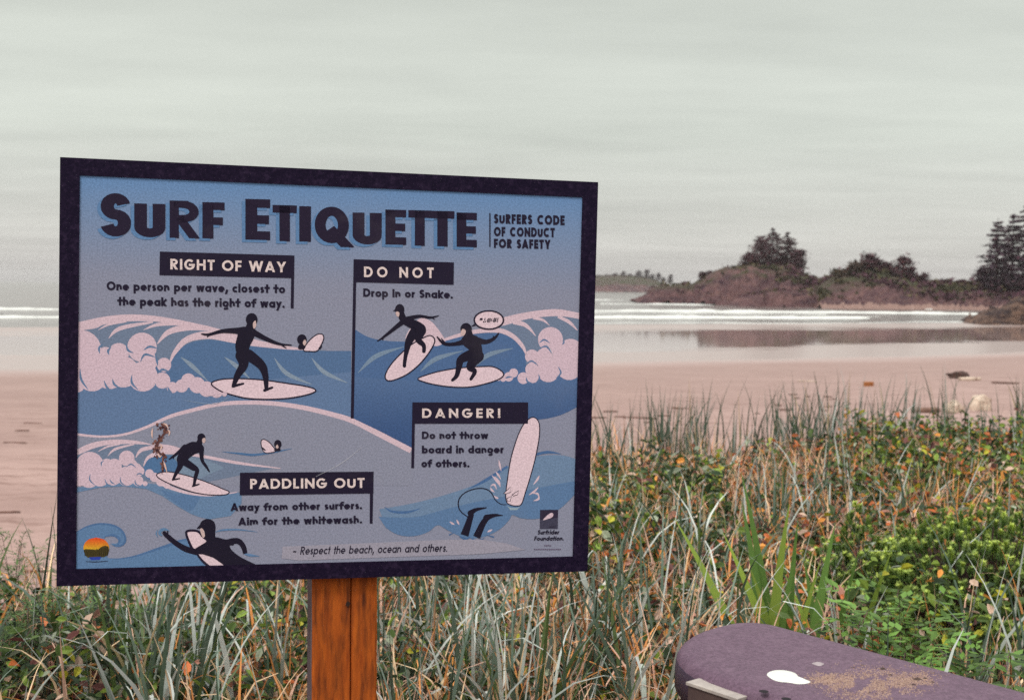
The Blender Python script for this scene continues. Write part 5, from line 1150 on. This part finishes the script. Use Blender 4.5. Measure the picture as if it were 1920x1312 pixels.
# young spruce with light tips
def spruce(x, y, rx, ry, h, n, label, seed):
    rng = np.random.default_rng(seed); root = Vector((x, y, grnd(x, y)))
    e_ = empty('spruce_shrub', root); tag(e_, label, 'shrub', 'young spruces on the dune')
    G = Geo(); tv, tf = [], []
    for k in range(n):
        cz = rng.random()**.8; sz_ = math.sqrt(max(0, 1-cz*cz)); an = rng.uniform(0, 2*math.pi)
        nv = np.array((sz_*math.cos(an), sz_*math.sin(an), cz)); inner = 1.0 if k % 3 else rng.uniform(.55, .9)
        rr_ = inner*(1+.34*mnoise.noise(Vector(nv*2.3)+Vector((seed, 0, 0)))+rng.normal()*.045)
        px_, py_, z = rx*nv[0]*rr_, ry*nv[1]*rr_, h*(.12+.88*nv[2])*rr_
        L_ = rng.uniform(.035, .065); d = nv*np.array((.8, .8, .5)) + np.array((rng.normal()*.22, rng.normal()*.22, .75)); d /= np.linalg.norm(d)
        p0 = np.array((px_, py_, max(.05, z))); m_ = 74
        t_ = rng.random(m_)**.8; rad = .024*(1-t_*.4)
        a = np.cross(d, (0, 1, 0)); a /= np.linalg.norm(a); b_ = np.cross(d, a); an2 = rng.uniform(0, 2*math.pi, m_)
        o_ = a[None]*np.cos(an2)[:, None] + b_[None]*np.sin(an2)[:, None]
        c0 = p0 + d*L_*t_[:, None]; tip = c0 + o_*rad[:, None] + d*rad[:, None]*.75
        sd = np.cross(o_, d)*.0036
        V = np.stack([c0-sd, c0+sd, tip], 1).reshape(-1, 3)
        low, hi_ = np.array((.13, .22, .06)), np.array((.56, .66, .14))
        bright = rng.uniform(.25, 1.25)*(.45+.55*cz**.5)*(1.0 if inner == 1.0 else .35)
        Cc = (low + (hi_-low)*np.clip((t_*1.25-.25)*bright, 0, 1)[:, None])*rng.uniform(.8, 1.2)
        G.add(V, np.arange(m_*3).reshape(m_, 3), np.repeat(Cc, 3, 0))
        if k % 2 == 0:
            i0 = len(tv); q0 = np.array((px_*.62, py_*.62, z*.55)); dd = p0-q0; s_ = np.array((.004, 0, 0)); s2 = np.array((0, .004, 0))
            tv += [tuple(q0-s_), tuple(q0+s2), tuple(q0+s_), tuple(p0-s_*.4), tuple(p0+s2*.4), tuple(p0+s_*.4)]
            tf += [(i0, i0+1, i0+4, i0+3), (i0+1, i0+2, i0+5, i0+4), (i0+2, i0, i0+3, i0+5)]
    mesh_obj('stem', tv, tf, bark_m, e_)
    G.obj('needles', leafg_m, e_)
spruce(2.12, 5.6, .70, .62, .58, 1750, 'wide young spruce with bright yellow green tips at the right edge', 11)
spruce(1.66, 5.9, .26, .26, .50, 230, 'small young spruce shoots left of the wide spruce', 12)

G = Geo()
xy = np.array([(random.gauss(2.0, .4), random.gauss(5.25, .45)) for _ in range(85)]); G.add(*mk(xy, .35, .75, .006, .013, STRAW, lean=.35, bend=.5, kinkp=.4))
xy = np.array([(random.gauss(1.95, .4), random.gauss(5.2, .45)) for _ in range(26)]); G.add(*mk(xy, .6, .95, .009, .016, PALE, lean=.25, bend=.9, kinkp=.3))
tag(G.obj('dead_grass', grass_m), 'pink dead stalks and a few pale blades rising through the spruce at the right', 'grass', kind='stuff')

# fern-leaved plants
def fern(px, py, dist, n, L_, label, cat, name, group, c_hi, seed, fine=False, z_up=.25):
    rng = np.random.default_rng(seed); d = ray(px, py); x, y = d.x/d.y*dist, dist; root = Vector((x, y, grnd(x, y)))
    e_ = empty(name, root); tag(e_, label, cat, group); G = Geo(); sv, sf = [], []
    for k in range(n):
        az = rng.uniform(0, 2*math.pi); bx, by = rng.normal(0, L_*.35, 2); l_ = L_*rng.uniform(.6, 1.15); rise = z_up*rng.uniform(.5, 1.2)
        m_ = 15 if fine else 9; pts = []
        for i in range(m_+1):
            s = i/m_; pts.append(np.array((bx+math.cos(az)*l_*s, by+math.sin(az)*l_*s, rise*(.35+.65*math.sin(min(1, s*1.5)*1.57)) - .10*l_*s*s*2)))
        sd = np.array((-math.sin(az), math.cos(az), 0))
        i0 = len(sv)
        sv += [(bx*.6, by*.6, -.01), (bx*.6+.004, by*.6, -.01)]+[tuple(p_-sd*.0012) for p_ in pts[1:]]+[tuple(p_+sd*.0012) for p_ in pts[1:]]
        sf.append((i0, i0+1, i0+2+m_, i0+2)); sf += [(i0+2+i, i0+2+m_+i, i0+3+m_+i, i0+3+i) for i in range(m_-1)]
        colr = c_hi*rng.uniform(.55, 1.25)
        for i in range(1, m_+1):
            s = i/m_; w_ = l_*(.30 if not fine else .24)*math.sin(math.pi*min(.97, s*.9+.08))**.8
            for sg in (-1, 1):
                o_ = sd*sg*.85 + np.array((math.cos(az), math.sin(az), 0))*.5 + np.array((0, 0, rng.normal()*.25+.1)); o_ /= np.linalg.norm(o_)
                per = np.cross(o_, (0, 0, 1.)); per /= np.linalg.norm(per); p_ = pts[i]; q = p_+o_*w_
                hw_ = w_*(.22 if not fine else .10)
                G.add([p_, p_+o_*w_*.5+per*hw_, q, p_+o_*w_*.5-per*hw_], [(0, 1, 2, 3)], colr*rng.uniform(.85, 1.15))
    mesh_obj('stem', sv, sf, bark_m, e_); G.obj('foliage', leafg_m, e_)
gF, gY = np.array((.16, .30, .055)), np.array((.10, .175, .05))
for a in ((1640, 1165, 4.15, 26, .22, 'bright fern-leaved plant just behind the bin top', 'plant', 'silverweed', 'fern-leaved plants', gF, 21, False, .52),
          (1765, 1215, 4.0, 22, .22, 'fern-leaved plant between the bright one and the right edge', 'plant', 'silverweed', 'fern-leaved plants', gF*.9, 22, False, .48),
          (1880, 1240, 3.9, 26, .24, 'dark fern-leaved plant in the lower right corner', 'plant', 'silverweed', 'fern-leaved plants', gF*.6, 23, False, .44),
          (1720, 1120, 4.7, 18, .2, 'fern-leaved plant at the foot of the wide spruce', 'plant', 'silverweed', 'fern-leaved plants', gF, 24, False, .45),
          (60, 1240, 4.5, 60, .20, 'dark feathery plant in the lower left corner', 'plant', 'yarrow', 'feathery plants', gY, 25, True, 0.44),
          (160, 1190, 4.9, 55, .18, 'feathery green plant below the left corner of the sign', 'plant', 'yarrow', 'feathery plants', gY*1.15, 26, True, 0.44),
          (260, 1270, 4.4, 44, .17, 'small feathery plant beside the straw under the sign', 'plant', 'yarrow', 'feathery plants', gY, 27, True, 0.36),
          (30, 1140, 5.5, 40, .18, 'feathery plant against the sand at the left edge', 'plant', 'yarrow', 'feathery plants', gY, 28, True, 0.42),
          (430, 1120, 5.8, 34, .16, 'low leafy green plant under the sign left of the post', 'plant', 'yarrow', 'feathery plants', np.array((.09, .13, .03)), 29, False, .26)):
    fern(*a)
# ------------------------------------------------------------------ sea air
v, f = boxes([(-9500, 9500, -60, 9400, -5, 70)])
m = bpy.data.materials.new('sea_air'); m.use_nodes = True; t = m.node_tree; t.nodes.clear()
o_ = t.nodes.new('ShaderNodeOutputMaterial'); pv = t.nodes.new('ShaderNodeVolumePrincipled'); t.links.new(pv.outputs[0], o_.inputs['Volume'])
pv.inputs['Color'].default_value = (.97, .95, .96, 1); pv.inputs['Density'].default_value = .00009; pv.inputs['Anisotropy'].default_value = 0.1
tag(mesh_obj('haze', v, f, m), 'thin pale sea haze over the bay', 'haze', kind='stuff')
